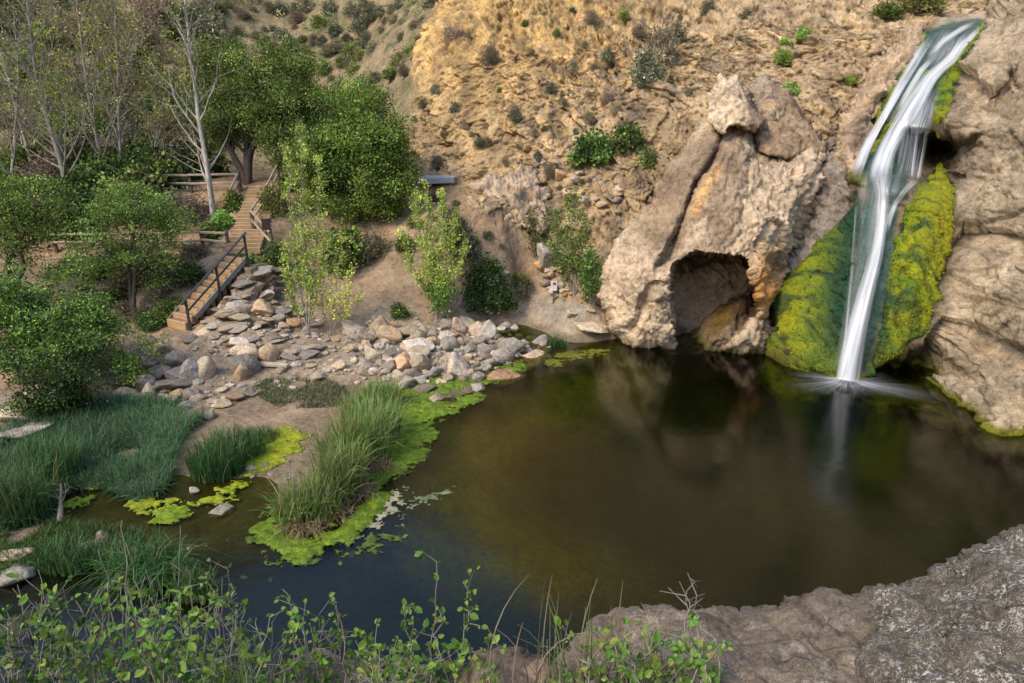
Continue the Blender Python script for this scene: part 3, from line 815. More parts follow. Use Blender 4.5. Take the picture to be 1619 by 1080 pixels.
def wall_t(px, py):
    v = _wt(px, py)
    # dripping lip with the dark hollow under it
    v = v + 2.3 * sstep(204, 216, py - 0.10 * (px - 1480)) * blob(px, py, 1484, 246, 40, 46) * sstep(1400, 1440, px)
    v = v + 0.8 * blob(px, py, 1500, 236, 22, 14)
    v = v + 1.8 * sstep(0, 16, (py - 535) + (px - 1460) * 0.65) * blob(px, py, 1425, 580, 48, 34)       # hollow under the moss apron
    v = v - 0.5 * blob(px, py, 1420, 300, 26, 16, 0) - 0.35 * blob(px, py, 1352, 285, 22, 10)             # mossy knobs on the middle ledge
    v = v - 0.4 * blob(px, py, 1450, 420, 20, 110, 12) - 0.3 * blob(px, py, 1270, 500, 30, 60)            # bulging moss aprons
    v = v - 0.45 * blob(px, py, 1555, 130, 40, 75, 22) + 0.7 * blob(px, py, 1596, 130, 8, 28, 15)           # rounded shoulder and its crack
    v = v + 0.35 * blob(px, py, 1530, 225, 36, 8, 25) + 0.3 * blob(px, py, 1530, 285, 45, 8, 15) + 0.4 * blob(px, py, 1520, 590, 30, 10, 20)
    return v
def moss_mask(px, py, n):
    L = np.array([(1345, 340), (1320, 355), (1290, 385), (1262, 405), (1240, 432), (1229, 480), (1229, 520), (1238, 550), (1262, 575), (1310, 596), (1332, 600), (1338, 540), (1352, 470), (1362, 400), (1368, 330), (1356, 300)])
    Rr = np.array([(1490, 252), (1462, 290), (1436, 325), (1418, 370), (1400, 440), (1396, 480), (1386, 545), (1366, 600), (1384, 592), (1420, 560), (1448, 532), (1470, 515), (1488, 470), (1484, 440), (1505, 400), (1512, 350), (1514, 300), (1496, 275)])
    U = np.array([(1506, 92), (1484, 116), (1474, 150), (1474, 205), (1488, 205), (1502, 190), (1506, 160), (1508, 128), (1530, 92), (1548, 62), (1562, 36), (1556, 30), (1538, 55)])
    M = np.array([(1466, 104), (1448, 122), (1424, 158), (1398, 198), (1376, 240), (1378, 252), (1402, 216), (1430, 176), (1458, 134), (1472, 112)])
    S = np.array([(1458, 50), (1448, 75), (1418, 125), (1392, 168), (1372, 205), (1366, 228), (1380, 210), (1402, 180), (1428, 132), (1452, 92), (1468, 60)])
    K = np.array([(1316, 282), (1330, 268), (1358, 258), (1372, 268), (1370, 300), (1345, 292), (1325, 298)])
    B = np.array([(1222, 520), (1236, 545), (1262, 572), (1300, 590), (1300, 606), (1250, 592), (1216, 576), (1214, 550)])
    best = np.full(px.shape, -1e9)
    for pl in (L, Rr, U, M, S, K, B):
        d, _, _ = poly_dist(px, py, pl); best = np.maximum(best, d)
    return best + 20 * n
WETP = np.array([(1552, 26), (1500, 34), (1460, 44), (1446, 80), (1398, 160), (1346, 262), (1366, 300), (1348, 400), (1333, 500), (1314, 600), (1374, 606), (1402, 500), (1420, 420), (1460, 320), (1478, 200), (1490, 130), (1526, 90), (1566, 34)], float)
def wall_disp(V, N, px, py):
    s = V @ np.array([0.55, 0.25, 0.80]) + 0.4 * fbm(V * 0.6, 3, 501)
    mo = sstep(-4, 6, moss_mask(px, py, 0.0 * px))
    bed = ridged(np.stack([s * 1.1, (V[:, 0] - V[:, 1]) * 0.16, V[:, 2] * 0.2], 1), 4, 502) - 0.5
    f1, f2, wid = worley(V * np.array([0.7, 0.7, 0.9]), 503)
    g1_, g2_, gid = worley(np.stack([s * 2.6, (V[:, 0] - V[:, 1]) * 1.0, V[:, 2] * 1.2], 1), 507)
    fa, _ = facets(np.stack([s * 0.6, (V[:, 0] - V[:, 1]) * 0.24, V[:, 2] * 0.3], 1), 530); fb, _ = facets(np.stack([s * 1.8, (V[:, 0] - V[:, 1]) * 0.9, V[:, 2] * 1.1], 1), 531)
    r = (0.55 * fa + 0.10 * fb + 0.36 * bed + 0.22 * fbm(V * 0.7, 5, 504) + 0.34 * (wid - 0.5) + 0.45 * np.minimum(f2 - f1, 0.2) - 0.12 + 0.07 * fbm(V * 4.5, 4, 505) + 0.13 * (ridged(V * 1.9, 4, 506) - 0.5)
         + 0.09 * (gid - 0.5) + 0.3 * np.minimum(g2_ - g1_, 0.15) - sstep(0.35, 0.6, fbm(V * 3.0, 3, 508)) * 0.15)
    dw, _, _ = poly_dist(px, py, WETP); mo = np.maximum(mo * .75, .80 * sstep(-14, 2, dw))
    return r * (1 - mo) * 0.85
def wall_col(V, px, py):
    n = fbm(V * 0.6, 4, 511); n2 = fbm(V * 2.2, 4, 512)
    C = np.tile([0.345, 0.275, 0.185], (len(V), 1))
    C = mixc(C, np.array([[0.27, 0.215, 0.155]]), sstep(0.0, 0.4, n))
    C = mixc(C, np.array([[0.45, 0.37, 0.27]]), sstep(0.1, 0.5, n2) * 0.6)
    C = mixc(C, np.array([[0.45, 0.34, 0.23]]), blob(px, py, 1555, 120, 50, 90, 20) * 0.7)
    C = mixc(C, np.array([[0.21, 0.155, 0.10]]), sstep(0.15, 0.5, -n) * 0.7 * sstep(200, 320, py))
    d = moss_mask(px, py, n2 * 0.6)
    C = mixc(C, np.array([[0.11, 0.085, 0.045]]), sstep(-26, -3, d) * sstep(1545, 1470, px) * 0.8)       # damp dark rim round the moss
    C = mixc(C, np.array([[0.022, 0.035, 0.02]]), sstep(-2, 5, d))
    wetp = np.array([(1548, 28), (1500, 36), (1462, 46), (1448, 80), (1400, 160), (1352, 262), (1372, 300), (1350, 400), (1335, 500), (1318, 600), (1370, 606), (1395, 500), (1410, 420), (1420, 330), (1470, 200), (1480, 130), (1520, 90), (1560, 34)])
    dw, _, _ = poly_dist(px, py, wetp)
    C = mixc(C, np.array([[0.030, 0.070, 0.058]]), sstep(-4, 6, dw + 5 * n2) * 0.95)
    C = mixc(C, np.array([[0.03, 0.018, 0.008]]), blob(px, py, 1490, 244, 32, 40) * 1.5)  # shade of the hollow below the lip, painted as dark rock colour
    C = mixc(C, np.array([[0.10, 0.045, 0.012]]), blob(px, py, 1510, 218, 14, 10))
    C = mixc(C, np.array([[0.045, 0.035, 0.006]]), blob(px, py, 1425, 575, 42, 32) * 1.4)  # painted shade in the hollow at the foot of the moss apron
    C = mixc(C, np.array([[0.13, 0.13, 0.01]]), sstep(0.28, 0.08, V[:, 2] + 0.1 * n2))
    C *= (1 + 0.2 * n + 0.22 * n2)[:, None]
    return C
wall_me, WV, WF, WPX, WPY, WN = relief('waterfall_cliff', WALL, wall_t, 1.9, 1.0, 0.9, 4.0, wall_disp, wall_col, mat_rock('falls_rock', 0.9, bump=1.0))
tag(link('waterfall_cliff', wall_me), kind='structure')

# ------------------------------------------------------------------ moss: a thick cushion over the wet rock
def unit(v): return v / (np.linalg.norm(v, axis=-1, keepdims=True) + 1e-9)
def leaf_quads(P, D, L, W, C, rg):
    n = len(P)
    S = unit(np.cross(D, rg.normal(size=(n, 3))))
    U = np.cross(D, S)
    L = L[:, None]; W = W[:, None]
    V = np.stack([P, P + D * L * 0.45 + S * W + U * L * 0.06, P + D * L - U * L * 0.08, P + D * L * 0.45 - S * W + U * L * 0.06], 1).reshape(-1, 3)
    return V, np.arange(4 * n).reshape(n, 4), np.repeat(C, 4, 0)
def build_moss():
    n = fbm(WV * 1.6, 5, 521); n2 = fbm(WV * np.array([2.4, 2.4, 1.2]), 4, 522)
    d = moss_mask(WPX, WPY, 0.7 * n)
    keep = (d[WF] > 0).all(1) & (WPX[WF].max(1) < 1650)
    used = np.unique(WF[keep]); re = -np.ones(len(WV), int); re[used] = np.arange(len(used))
    V = WV[used]; px, py = WPX[used], WPY[used]; dd = d[used]
    N = vnormals(WV, WF)[used]
    n, n2 = n[used], n2[used]
    n3 = fbm(V * 7, 3, 523)
    drip = ridged(np.stack([(V[:, 0] + 0.5 * V[:, 1]) * 2.4, V[:, 1] * 0.4, V[:, 2] * 0.32 + V[:, 0] * .15], 1), 4, 524)
    th = sstep(0, 9, dd) * (0.04 + 0.14 * np.clip(n2, -0.4, 1) + 0.24 * (drip - .3) + 0.05 * n3) - 0.02 * (dd < 2)
    V = V + N * th[:, None]
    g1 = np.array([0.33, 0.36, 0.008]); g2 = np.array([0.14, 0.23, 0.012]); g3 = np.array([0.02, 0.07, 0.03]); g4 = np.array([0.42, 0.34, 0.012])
    C = mixc(np.tile(g1, (len(V), 1)), g2, 0.45 + 1.2 * n + 0.5 * n2)
    C = mixc(C, g4[None], np.clip(blob(px, py, 1490, 370, 26, 90) + blob(px, py, 1494, 185, 12, 22) + 0.7 * blob(px, py, 1248, 500, 16, 50), 0, 1) * (0.6 + 0.6 * n2))
    C = mixc(C, g2[None], blob(px, py, 1486, 140, 16, 45) * 0.9)
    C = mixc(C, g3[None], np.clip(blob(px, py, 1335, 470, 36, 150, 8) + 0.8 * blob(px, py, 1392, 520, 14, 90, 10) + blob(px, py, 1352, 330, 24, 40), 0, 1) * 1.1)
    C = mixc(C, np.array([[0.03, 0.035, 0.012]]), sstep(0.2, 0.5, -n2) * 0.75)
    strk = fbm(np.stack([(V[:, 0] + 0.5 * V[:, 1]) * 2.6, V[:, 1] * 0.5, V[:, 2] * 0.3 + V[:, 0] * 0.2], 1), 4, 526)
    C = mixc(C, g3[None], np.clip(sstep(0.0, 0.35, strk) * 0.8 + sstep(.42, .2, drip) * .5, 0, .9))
    C = mixc(C, np.array([[0.16, 0.105, 0.03]]), sstep(0.3, 0.55, fbm(V * 1.3, 4, 527)) * 0.6)
    C = mixc(C, np.array([[0.17, 0.125, 0.03]]), np.clip(blob(px, py, 1342, 278, 30, 18) + 0.5 * blob(px, py, 1400, 200, 60, 18, -58), 0, 1) * 0.7)
    C = mixc(C, np.array([[0.10, 0.085, 0.008]]), blob(px, py, 1235, 572, 30, 24))
    C *= (1 + 0.25 * n3)[:, None]
    m, nt, out = new_mat('moss'); b = NB(nt)
    at = b.n('ShaderNodeAttribute', attribute_name='Col'); g = b.n('ShaderNodeNewGeometry')
    nn = b.noise(16, 6, 0.75, g.outputs['Position']); nf = b.noise(60, 3, 0.7, g.outputs['Position'])
    c = b.mix(1.0, at.outputs['Color'], b.ramp(nn, [(0.3, 0.45), (0.5, 1.0), (0.7, 1.35)]), 'MULTIPLY')
    c = b.mix(1.0, c, b.ramp(nf, [(0.3, 0.6), (0.55, 1.1)]), 'MULTIPLY')
    bs = b.n('ShaderNodeBsdfPrincipled', Roughness=0.62); b.l(c, bs.inputs['Base Color'])
    bs.inputs['Specular IOR Level'].default_value = 0.35
    b.l(b.bump(b.math('ADD', nn, b.math('MULTIPLY', nf, 0.4)), 1.0, 0.08), bs.inputs['Normal'])
    b.l(bs.outputs[0], out.inputs['Surface'])
    Fk = re[WF[keep]]; rgm = np.random.default_rng(55)
    pick = rgm.integers(0, len(Fk), 42000); wgt = rgm.dirichlet((1, 1, 1, 1), 42000)
    B = (V[Fk[pick]] * wgt[:, :, None]).sum(1); Bn = unit(N[Fk[pick, 0]]); Bc = C[Fk[pick, 0]] * np.exp(rgm.normal(size=(42000, 1)) * 0.35)
    ok = dd[Fk[pick, 0]] > 3
    B, Bn, Bc = B[ok], Bn[ok], Bc[ok]
    D = unit(Bn * 0.3 + np.array([0, 0, -0.8]) + 0.35 * rgm.normal(size=B.shape))
    Lh = rgm.uniform(0.04, 0.11, len(B))
    lv, lf, lc = leaf_quads(B - Bn * 0.02, D, Lh, Lh * 0.3, Bc, rgm)
    Fk = np.concatenate([Fk, lf + len(V)]); V = np.concatenate([V, lv]); C = np.concatenate([C, lc])
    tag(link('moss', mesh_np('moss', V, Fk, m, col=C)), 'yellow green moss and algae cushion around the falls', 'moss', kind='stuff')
build_moss()

# ------------------------------------------------------------------ falling water
def mat_fall(name, vs, lo, hi, tint=(0.86, 0.89, 0.93)):
    m, nt, out = new_mat(name); b = NB(nt)
    uv = b.n('ShaderNodeUVMap'); 
    mp = b.n('ShaderNodeMapping'); mp.inputs['Scale'].default_value = (vs, 0.22, 1)
    b.l(uv.outputs[0], mp.inputs['Vector'])
    n = b.noise(1.0, 5, 0.6, mp.outputs['Vector'], 0.3)
    mp2 = b.n('ShaderNodeMapping'); mp2.inputs['Scale'].default_value = (vs * 4, 0.3, 1)
    b.l(uv.outputs[0], mp2.inputs['Vector'])
    n2 = b.noise(1.0, 3, 0.6, mp2.outputs['Vector'])
    st = b.math('ADD', b.math('MULTIPLY', n, 0.7), b.math('MULTIPLY', n2, 0.3))
    at = b.n('ShaderNodeAttribute', attribute_name='dens')
    a = b.ramp(st, [(0.38, lo), (0.57, hi)])
    a = b.math('MULTIPLY', a, at.outputs['Fac'], True)
    df = b.n('ShaderNodeBsdfDiffuse'); df.inputs[0].default_value = (*tint, 1)
    tl = b.n('ShaderNodeBsdfTranslucent'); tl.inputs[0].default_value = (*tint, 1)
    gl = b.n('ShaderNodeBsdfGlossy', Roughness=0.35)
    m1 = b.n('ShaderNodeMixShader', Fac=0.35); b.l(df.outputs[0], m1.inputs[1]); b.l(tl.outputs[0], m1.inputs[2])
    m2 = b.n('ShaderNodeMixShader', Fac=0.12); b.l(m1.outputs[0], m2.inputs[1]); b.l(gl.outputs[0], m2.inputs[2])
    tr = b.n('ShaderNodeBsdfTransparent')
    mx = b.n('ShaderNodeMixShader'); b.l(a, mx.inputs[0]); b.l(tr.outputs[0], mx.inputs[1]); b.l(m2.outputs[0], mx.inputs[2])
    b.l(mx.outputs[0], out.inputs['Surface'])
    return m
M_FALL = mat_fall('white_water', 6, 0.34, 1.0)
M_SHEET = mat_fall('thin_water', 5, 0.02, 0.85)
M_VEIL = mat_fall('veil_water', 9, 0.0, 0.8)
def strand(name, root, path, mat, off=0.2, nu=18, nv=90, bulge=0.10, fade=(0.12, 0.05), edge=1.3, d0=1.0, free=None):
    """path: (px, py, half width px, density)"""
    P = polyline([(a, b_, c_, d_) for a, b_, c_, d_ in path], nv)
    tan = np.gradient(P[:, :2], axis=0); tan /= np.linalg.norm(tan, axis=1, keepdims=True)
    nr = np.stack([-tan[:, 1], tan[:, 0]], 1)
    us = np.linspace(-1, 1, nu)
    px = P[:, 0][:, None] + nr[:, 0][:, None] * us * P[:, 2][:, None]
    py = P[:, 1][:, None] + nr[:, 1][:, None] * us * P[:, 2][:, None]
    t = wall_t(px, py) if free is None else free(px, py)
    t = np.minimum(t, wall_t(P[:, 0], P[:, 1])[:, None] + 0.6) if free is None else t
    for _ in range(3):
        t[1:-1] = (t[:-2] + 2 * t[1:-1] + t[2:]) / 4
    V = at_t(px, py, t - off - bulge * np.sqrt(np.clip(1 - us ** 2, 0, 1)))
    L = np.r_[0, np.cumsum(np.linalg.norm(np.diff(V[:, nu // 2], axis=0), axis=1))]
    wid = np.linalg.norm(V[:, -1] - V[:, 0], axis=1)
    UVu = 0.5 + us[None, :] * (0.5 * np.maximum(wid, 0.3)[:, None]) + RNG.random() * 9
    UV = np.stack([UVu, np.repeat(L[:, None], nu, 1)], -1)
    s = np.linspace(0, 1, nv)
    de = P[:, 3] * sstep(0, fade[0], s) * (1 - sstep(1 - fade[1], 1, s) if fade[1] > 0 else 1) * d0
    D = de[:, None] * (1 - np.abs(us) ** (2 * edge)) ** 0.8
    idx = np.arange(nu * nv).reshape(nv, nu)
    Fc = np.stack([idx[:-1, :-1], idx[1:, :-1], idx[1:, 1:], idx[:-1, 1:]], -1).reshape(-1, 4)
    me = mesh_np(name, V.reshape(-1, 3), Fc, mat, uv=UV.reshape(-1, 2), attrs={'dens': D.ravel()})
    return link(name, me, root)
fall = empty('waterfall', (0, 0, 0), 'tall white silky waterfall sliding down mossy rock into the pool', 'waterfall')
# dark sliding water over the lip
strand('sliding_sheet', fall, [(1566, 24, 8, .5), (1530, 38, 18, .55), (1496, 62, 30, .6), (1468, 110, 36, .6), (1440, 160, 34, .6), (1418, 205, 34, .5)], M_SHEET, 0.26, 26, d0=0.18)
strand('left_strand', fall, [(1478, 52, 7, .5), (1455, 82, 9, .8), (1432, 122, 8, 1), (1408, 165, 7, 1), (1386, 203, 7, 1), (1370, 232, 9, 1), (1358, 262, 10, .8), (1350, 285, 11, .5)], M_FALL, 0.26, fade=(0.2, 0.12))
strand('crest_strand', fall, [(1538, 44, 5, .5), (1522, 66, 10, .7), (1506, 92, 9, 1), (1484, 110, 9, 1), (1468, 126, 13, 1), (1446, 162, 17, 1), (1420, 205, 15, 1), (1402, 238, 16, 1), (1392, 270, 19, 1), (1390, 300, 19, .9)], M_FALL, 0.58, 22, fade=(0.15, 0.16))
strand('crest_dome', fall, [(1512, 46, 8, .3), (1500, 60, 16, .6), (1488, 84, 20, .6), (1470, 108, 14, .4)], M_SHEET, 0.46, 20, fade=(0.3, 0.3), d0=0.65)
strand('right_veil', fall, [(1478, 132, 14, .35), (1464, 165, 18, .6), (1450, 205, 22, .7), (1442, 240, 22, .7), (1437, 270, 20, .6), (1434, 290, 20, .4)], M_VEIL, 0.45, 30, fade=(0.3, 0.15))
strand('veil_thread', fall, [(1466, 200, 3, .9), (1461, 235, 3, 1), (1456, 262, 3, 1), (1452, 284, 4, .8)], M_FALL, 0.8, 8, fade=(0.3, 0.1))
strand('veil_thread', fall, [(1452, 195, 2.5, .8), (1448, 235, 3, .9), (1444, 262, 3, .9), (1442, 282, 3, .6)], M_FALL, 0.8, 8, fade=(0.3, 0.1))
strand('lower_wash', fall, [(1400, 262, 30, .5), (1396, 285, 36, .7), (1388, 320, 34, .7), (1380, 360, 26, .55), (1370, 410, 24, .45), (1358, 470, 22, .4), (1345, 540, 20, .4), (1335, 592, 20, .4)], M_SHEET, 0.26, 26, fade=(0.1, 0.05), d0=0.45)
strand('ledge_run', fall, [(1452, 282, 5, .6), (1432, 300, 5, .9), (1416, 322, 5, 1), (1406, 345, 6, .8), (1400, 370, 6, .4)], M_FALL, 0.3, 10, fade=(0.15, 0.2))
strand('side_trickle', fall, [(1356, 300, 3, .4), (1352, 360, 3, .5), (1346, 440, 3, .5), (1336, 540, 3, .5), (1328, 594, 3, .4)], M_VEIL, 0.25, 8, fade=(.2, .1))
strand('lower_plume', fall, [(1391, 262, 16, .6), (1394, 290, 14, .9), (1396, 315, 12, .95), (1395, 345, 11, 1), (1389, 385, 11, 1), (1380, 425, 13, 1), (1369, 465, 15, 1), (1358, 510, 17, 1), (1348, 555, 19, 1), (1340, 602, 21, 1)], M_FALL, 0.4, 22, 120, 0.22, fade=(0.14, 0.0))
for pth in ([(1545, 34, 4, .4), (1520, 46, 5, .8), (1490, 66, 5, .9), (1468, 92, 4, .6)], [(1552, 40, 4, .5), (1534, 60, 5, .9), (1512, 82, 6, 1), (1490, 104, 5, .8)], [(1482, 84, 4, .4), (1456, 112, 5, .8), (1434, 148, 5, .8), (1416, 180, 4, .5)], [(1416, 190, 4, .5), (1398, 228, 5, .8), (1384, 264, 6, .8), (1378, 290, 6, .5)]):
    strand('thin_strand', fall, pth, M_FALL, 0.40, 8, 50, 0.05, fade=(0.25, 0.25))
# foam where it lands, with streaks running out over the water
def foam():
    m, nt, out = new_mat('foam'); b = NB(nt)
    uv = b.n('ShaderNodeUVMap'); mp = b.n('ShaderNodeMapping'); mp.inputs['Scale'].default_value = (14, 0.5, 1)
    b.l(uv.outputs[0], mp.inputs['Vector'])
    n = b.noise(1.0, 4, 0.6, mp.outputs['Vector'])
    at = b.n('ShaderNodeAttribute', attribute_name='dens')
    a = b.math('MULTIPLY', at.outputs['Fac'], b.ramp(n, [(0.35, 0.15), (0.65, 1.0)]), True)
    df = b.n('ShaderNodeBsdfDiffuse'); df.inputs[0].default_value = (0.82, 0.86, 0.92, 1)
    tr = b.n('ShaderNodeBsdfTransparent'); mx = b.n('ShaderNodeMixShader')
    b.l(a, mx.inputs[0]); b.l(tr.outputs[0], mx.inputs[1]); b.l(df.outputs[0], mx.inputs[2]); b.l(mx.outputs[0], out.inputs['Surface'])
    c = at_z(1340, 602, 0.0)
    na, nr = 160, 30
    an = np.linspace(0, 2 * np.pi, na, endpoint=False); r = np.linspace(0.0, 1, nr)
    A, R = np.meshgrid(an, r)
    reach = 1.5 + 1.0 * (0.5 + 0.5 * gnoise(np.stack([np.cos(an) * 3, np.sin(an) * 3, an * 0], 1), 5)) + 1.6 * np.exp(-((an - 5.6) / 0.35) ** 2) + 0.9 * np.exp(-((an - 3.6) / 0.5) ** 2)
    X = c[0] + np.cos(A) * R * reach[None]; Y = c[1] + np.sin(A) * R * reach[None] * 0.75
    V = np.stack([X, Y, 0.012 + 0.10 * np.exp(-(R / 0.16) ** 2)], -1).reshape(-1, 3)
    D = (np.exp(-(R / 0.20) ** 2) + 0.5 * (1 - R) ** 2.0 * sstep(0.1, 0.3, R)).ravel() * (1 - sstep(0.85, 1, R)).ravel()
    idx = np.arange(na * nr).reshape(nr, na)
    Fc = np.stack([idx[:-1], np.roll(idx[:-1], -1, 1), np.roll(idx[1:], -1, 1), idx[1:]], -1).reshape(-1, 4)[:, ::-1]
    UV = np.stack([A / (2 * np.pi) * 3, R], -1).reshape(-1, 2)
    link('foam', mesh_np('foam', V, Fc, m, uv=UV, attrs={'dens': D}), fall)
foam()

# ------------------------------------------------------------------ ledges the camera stands on
def ledge(name, label, outline, ctrl, base, seed, speck, step=4.0, amp=1.0, R=0.10, rnd=0.10, skirt=1.6):
    c = np.array(ctrl, float); tf = TPS(c[:, :2], c[:, 2], 1e-3, 100)
    def disp(V, N, px, py):
        f1, f2, wid = worley(V * 3.0, seed)
        s = V @ np.array([0.5, 0.35, 0.8]) + 0.08 * fbm(V * 2.5, 3, seed + 9)
        cr = ridged(V * np.array([1.1, 1.1, 2.0]) + 3, 3, seed + 7)
        return amp * (0.10 * fbm(V * 1.6, 4, seed + 1) + 0.09 * (ridged(np.stack([s * 5, V[:, 0] * 0.7, V[:, 1] * 0.7], 1), 4, seed + 2) - 0.5) + 0.05 * (wid - 0.5)
                      + 0.16 * np.minimum(f2 - f1, 0.12) + 0.025 * fbm(V * 11, 4, seed + 3) - 0.10 * sstep(0.86, 0.97, cr))
    def colf(V, px, py):
        n = fbm(V * 2, 4, seed + 5); n2 = fbm(V * 8, 4, seed + 6)
        C = np.tile(base, (len(V), 1)) * (1 + 0.3 * n + 0.3 * n2)[:, None]
        cr = ridged(V * np.array([1.1, 1.1, 2.0]) + 3, 3, seed + 7)
        return mixc(C, np.array([[0.06, 0.045, 0.03]]), sstep(0.86, 0.97, cr) * 0.7)
    me, *_ = relief(name, smooth_poly(outline, 4, 1.5, seed), tf, step, R, rnd, skirt, disp, colf, mat_rock(name + '_stone', 4.0, bump=0.7, speck=speck), shrink=0.05)
    return tag(link(name, me), label, 'rock')
ledge('rock_ledge', 'grey rock ledge speckled with white lichen below the camera', [(1760, 760), (1640, 826), (1600, 848), (1545, 880), (1500, 895), (1478, 908), (1456, 928), (1420, 945), (1384, 960), (1372, 1000), (1374, 1060), (1376, 1150), (1500, 1200), (1800, 1200)],
      [(1650, 826, 4.2), (1480, 908, 4.1), (1384, 962, 3.9), (1376, 1060, 3.2), (1380, 1180, 2.7), (1619, 960, 3.2), (1619, 1080, 2.7), (1780, 1180, 2.3), (1780, 800, 3.9), (1500, 1000, 3.3)], (0.112, 0.094, 0.068), 601, 1.0)
ledge('rock_ledge', 'smooth tan rock ledge with dark cracks left of the lichen ledge', [(1385, 952), (1345, 955), (1300, 948), (1262, 955), (1235, 968), (1185, 976), (1130, 972), (1080, 984), (1056, 968), (1036, 966), (1012, 980), (965, 986), (930, 1005), (905, 1040), (880, 1075), (870, 1180), (1420, 1200), (1400, 1050)],
      [(1345, 955, 3.95), (1240, 965, 4.05), (1130, 974, 4.1), (1040, 970, 4.2), (950, 992, 4.2), (890, 1070, 3.9), (880, 1170, 3.4), (1100, 1060, 3.5), (1250, 1060, 3.3), (1380, 1080, 3.15), (1200, 1180, 2.9), (1400, 1190, 2.7)], (0.175, 0.138, 0.098), 631, 0.3)
ledge('foreground_rock', 'low tan rock at the bottom edge left of the tan ledge', [(720, 1090), (745, 1070), (785, 1040), (830, 1036), (870, 1050), (900, 1046), (930, 1080), (940, 1160), (700, 1160)],
      [(740, 1080, 4.6), (800, 1040, 4.8), (890, 1050, 4.7), (820, 1140, 4.2)], (0.18, 0.13, 0.09), 651, 0.1, step=4)
ledge('foreground_rock', 'pale grey rock half hidden in foreground bramble leaves', [(440, 1090), (470, 1058), (505, 1042), (540, 1050), (580, 1048), (640, 1050), (680, 1075), (690, 1150), (430, 1150)],
      [(450, 1080, 5.2), (520, 1045, 5.4), (640, 1055, 5.3), (560, 1140, 4.7)], (0.22, 0.18, 0.14), 671, 0.2, step=4)
# ------------------------------------------------------------------ plant building
M_LEAF = mat_leaf('leaves', 0.42, 0.16)
M_LEAF_VAR = mat_leaf('shrub_leaves', 0.25, 0.28)
M_BARK_G = mat_bark('grey_bark', (0.17, 0.145, 0.11), (0.38, 0.34, 0.27))
M_BARK_D = mat_bark('dark_bark', (0.045, 0.033, 0.024), (0.11, 0.085, 0.062))
M_BARK_W = mat_bark('pale_bark', (0.17, 0.145, 0.11), (0.50, 0.46, 0.39), 2.2)
M_TWIG = mat_bark('twig_bark', (0.17, 0.145, 0.12), (0.33, 0.295, 0.25), 12)

def unit(v): return v / (np.linalg.norm(v, axis=-1, keepdims=True) + 1e-9)

def leaf_quads(P, D, L, W, C, rg):
    n = len(P)
    S = unit(np.cross(D, rg.normal(size=(n, 3))))
    U = np.cross(D, S)
    L = L[:, None]; W = W[:, None]
    V = np.stack([P, P + D * L * 0.45 + S * W + U * L * 0.06, P + D * L - U * L * 0.08, P + D * L * 0.45 - S * W + U * L * 0.06], 1).reshape(-1, 3)
    Fc = np.arange(4 * n).reshape(n, 4)
    return V, Fc, np.repeat(C, 4, 0)

def leaf_colors(n, cols, weights, rg, var=0.22):
    cols = np.array(cols); k = rg.choice(len(cols), n, p=np.array(weights) / sum(weights))
    return cols[k] * (1 + var * rg.normal(size=(n, 1)).clip(-2, 2)) * (1 + 0.06 * rg.normal(size=(n, 3)))

def clumps(centres, per, rad, L, W, cols, weights, rg, up=0.3, flat=0.8, cvar=0.42):
    """leaf clumps round the given centres"""
    m = len(centres)
    off = rg.normal(size=(m, per, 3)) * np.array([1, 1, flat]) * rad * 0.55
    P = (centres[:, None] + off).reshape(-1, 3)
    D = unit(unit(off.reshape(-1, 3)) * 0.6 + rg.normal(size=(m * per, 3)) * 0.7 + np.array([0, 0, up]))
    n = len(P)
    C = leaf_colors(n, cols, weights, rg)
    cl = np.repeat(np.exp(rg.normal(size=(m, 1)) * cvar), per, 0)
    ls = L * rg.uniform(0.6, 1.3, n)
    return leaf_quads(P, D, ls, ls * W, C * cl, rg)

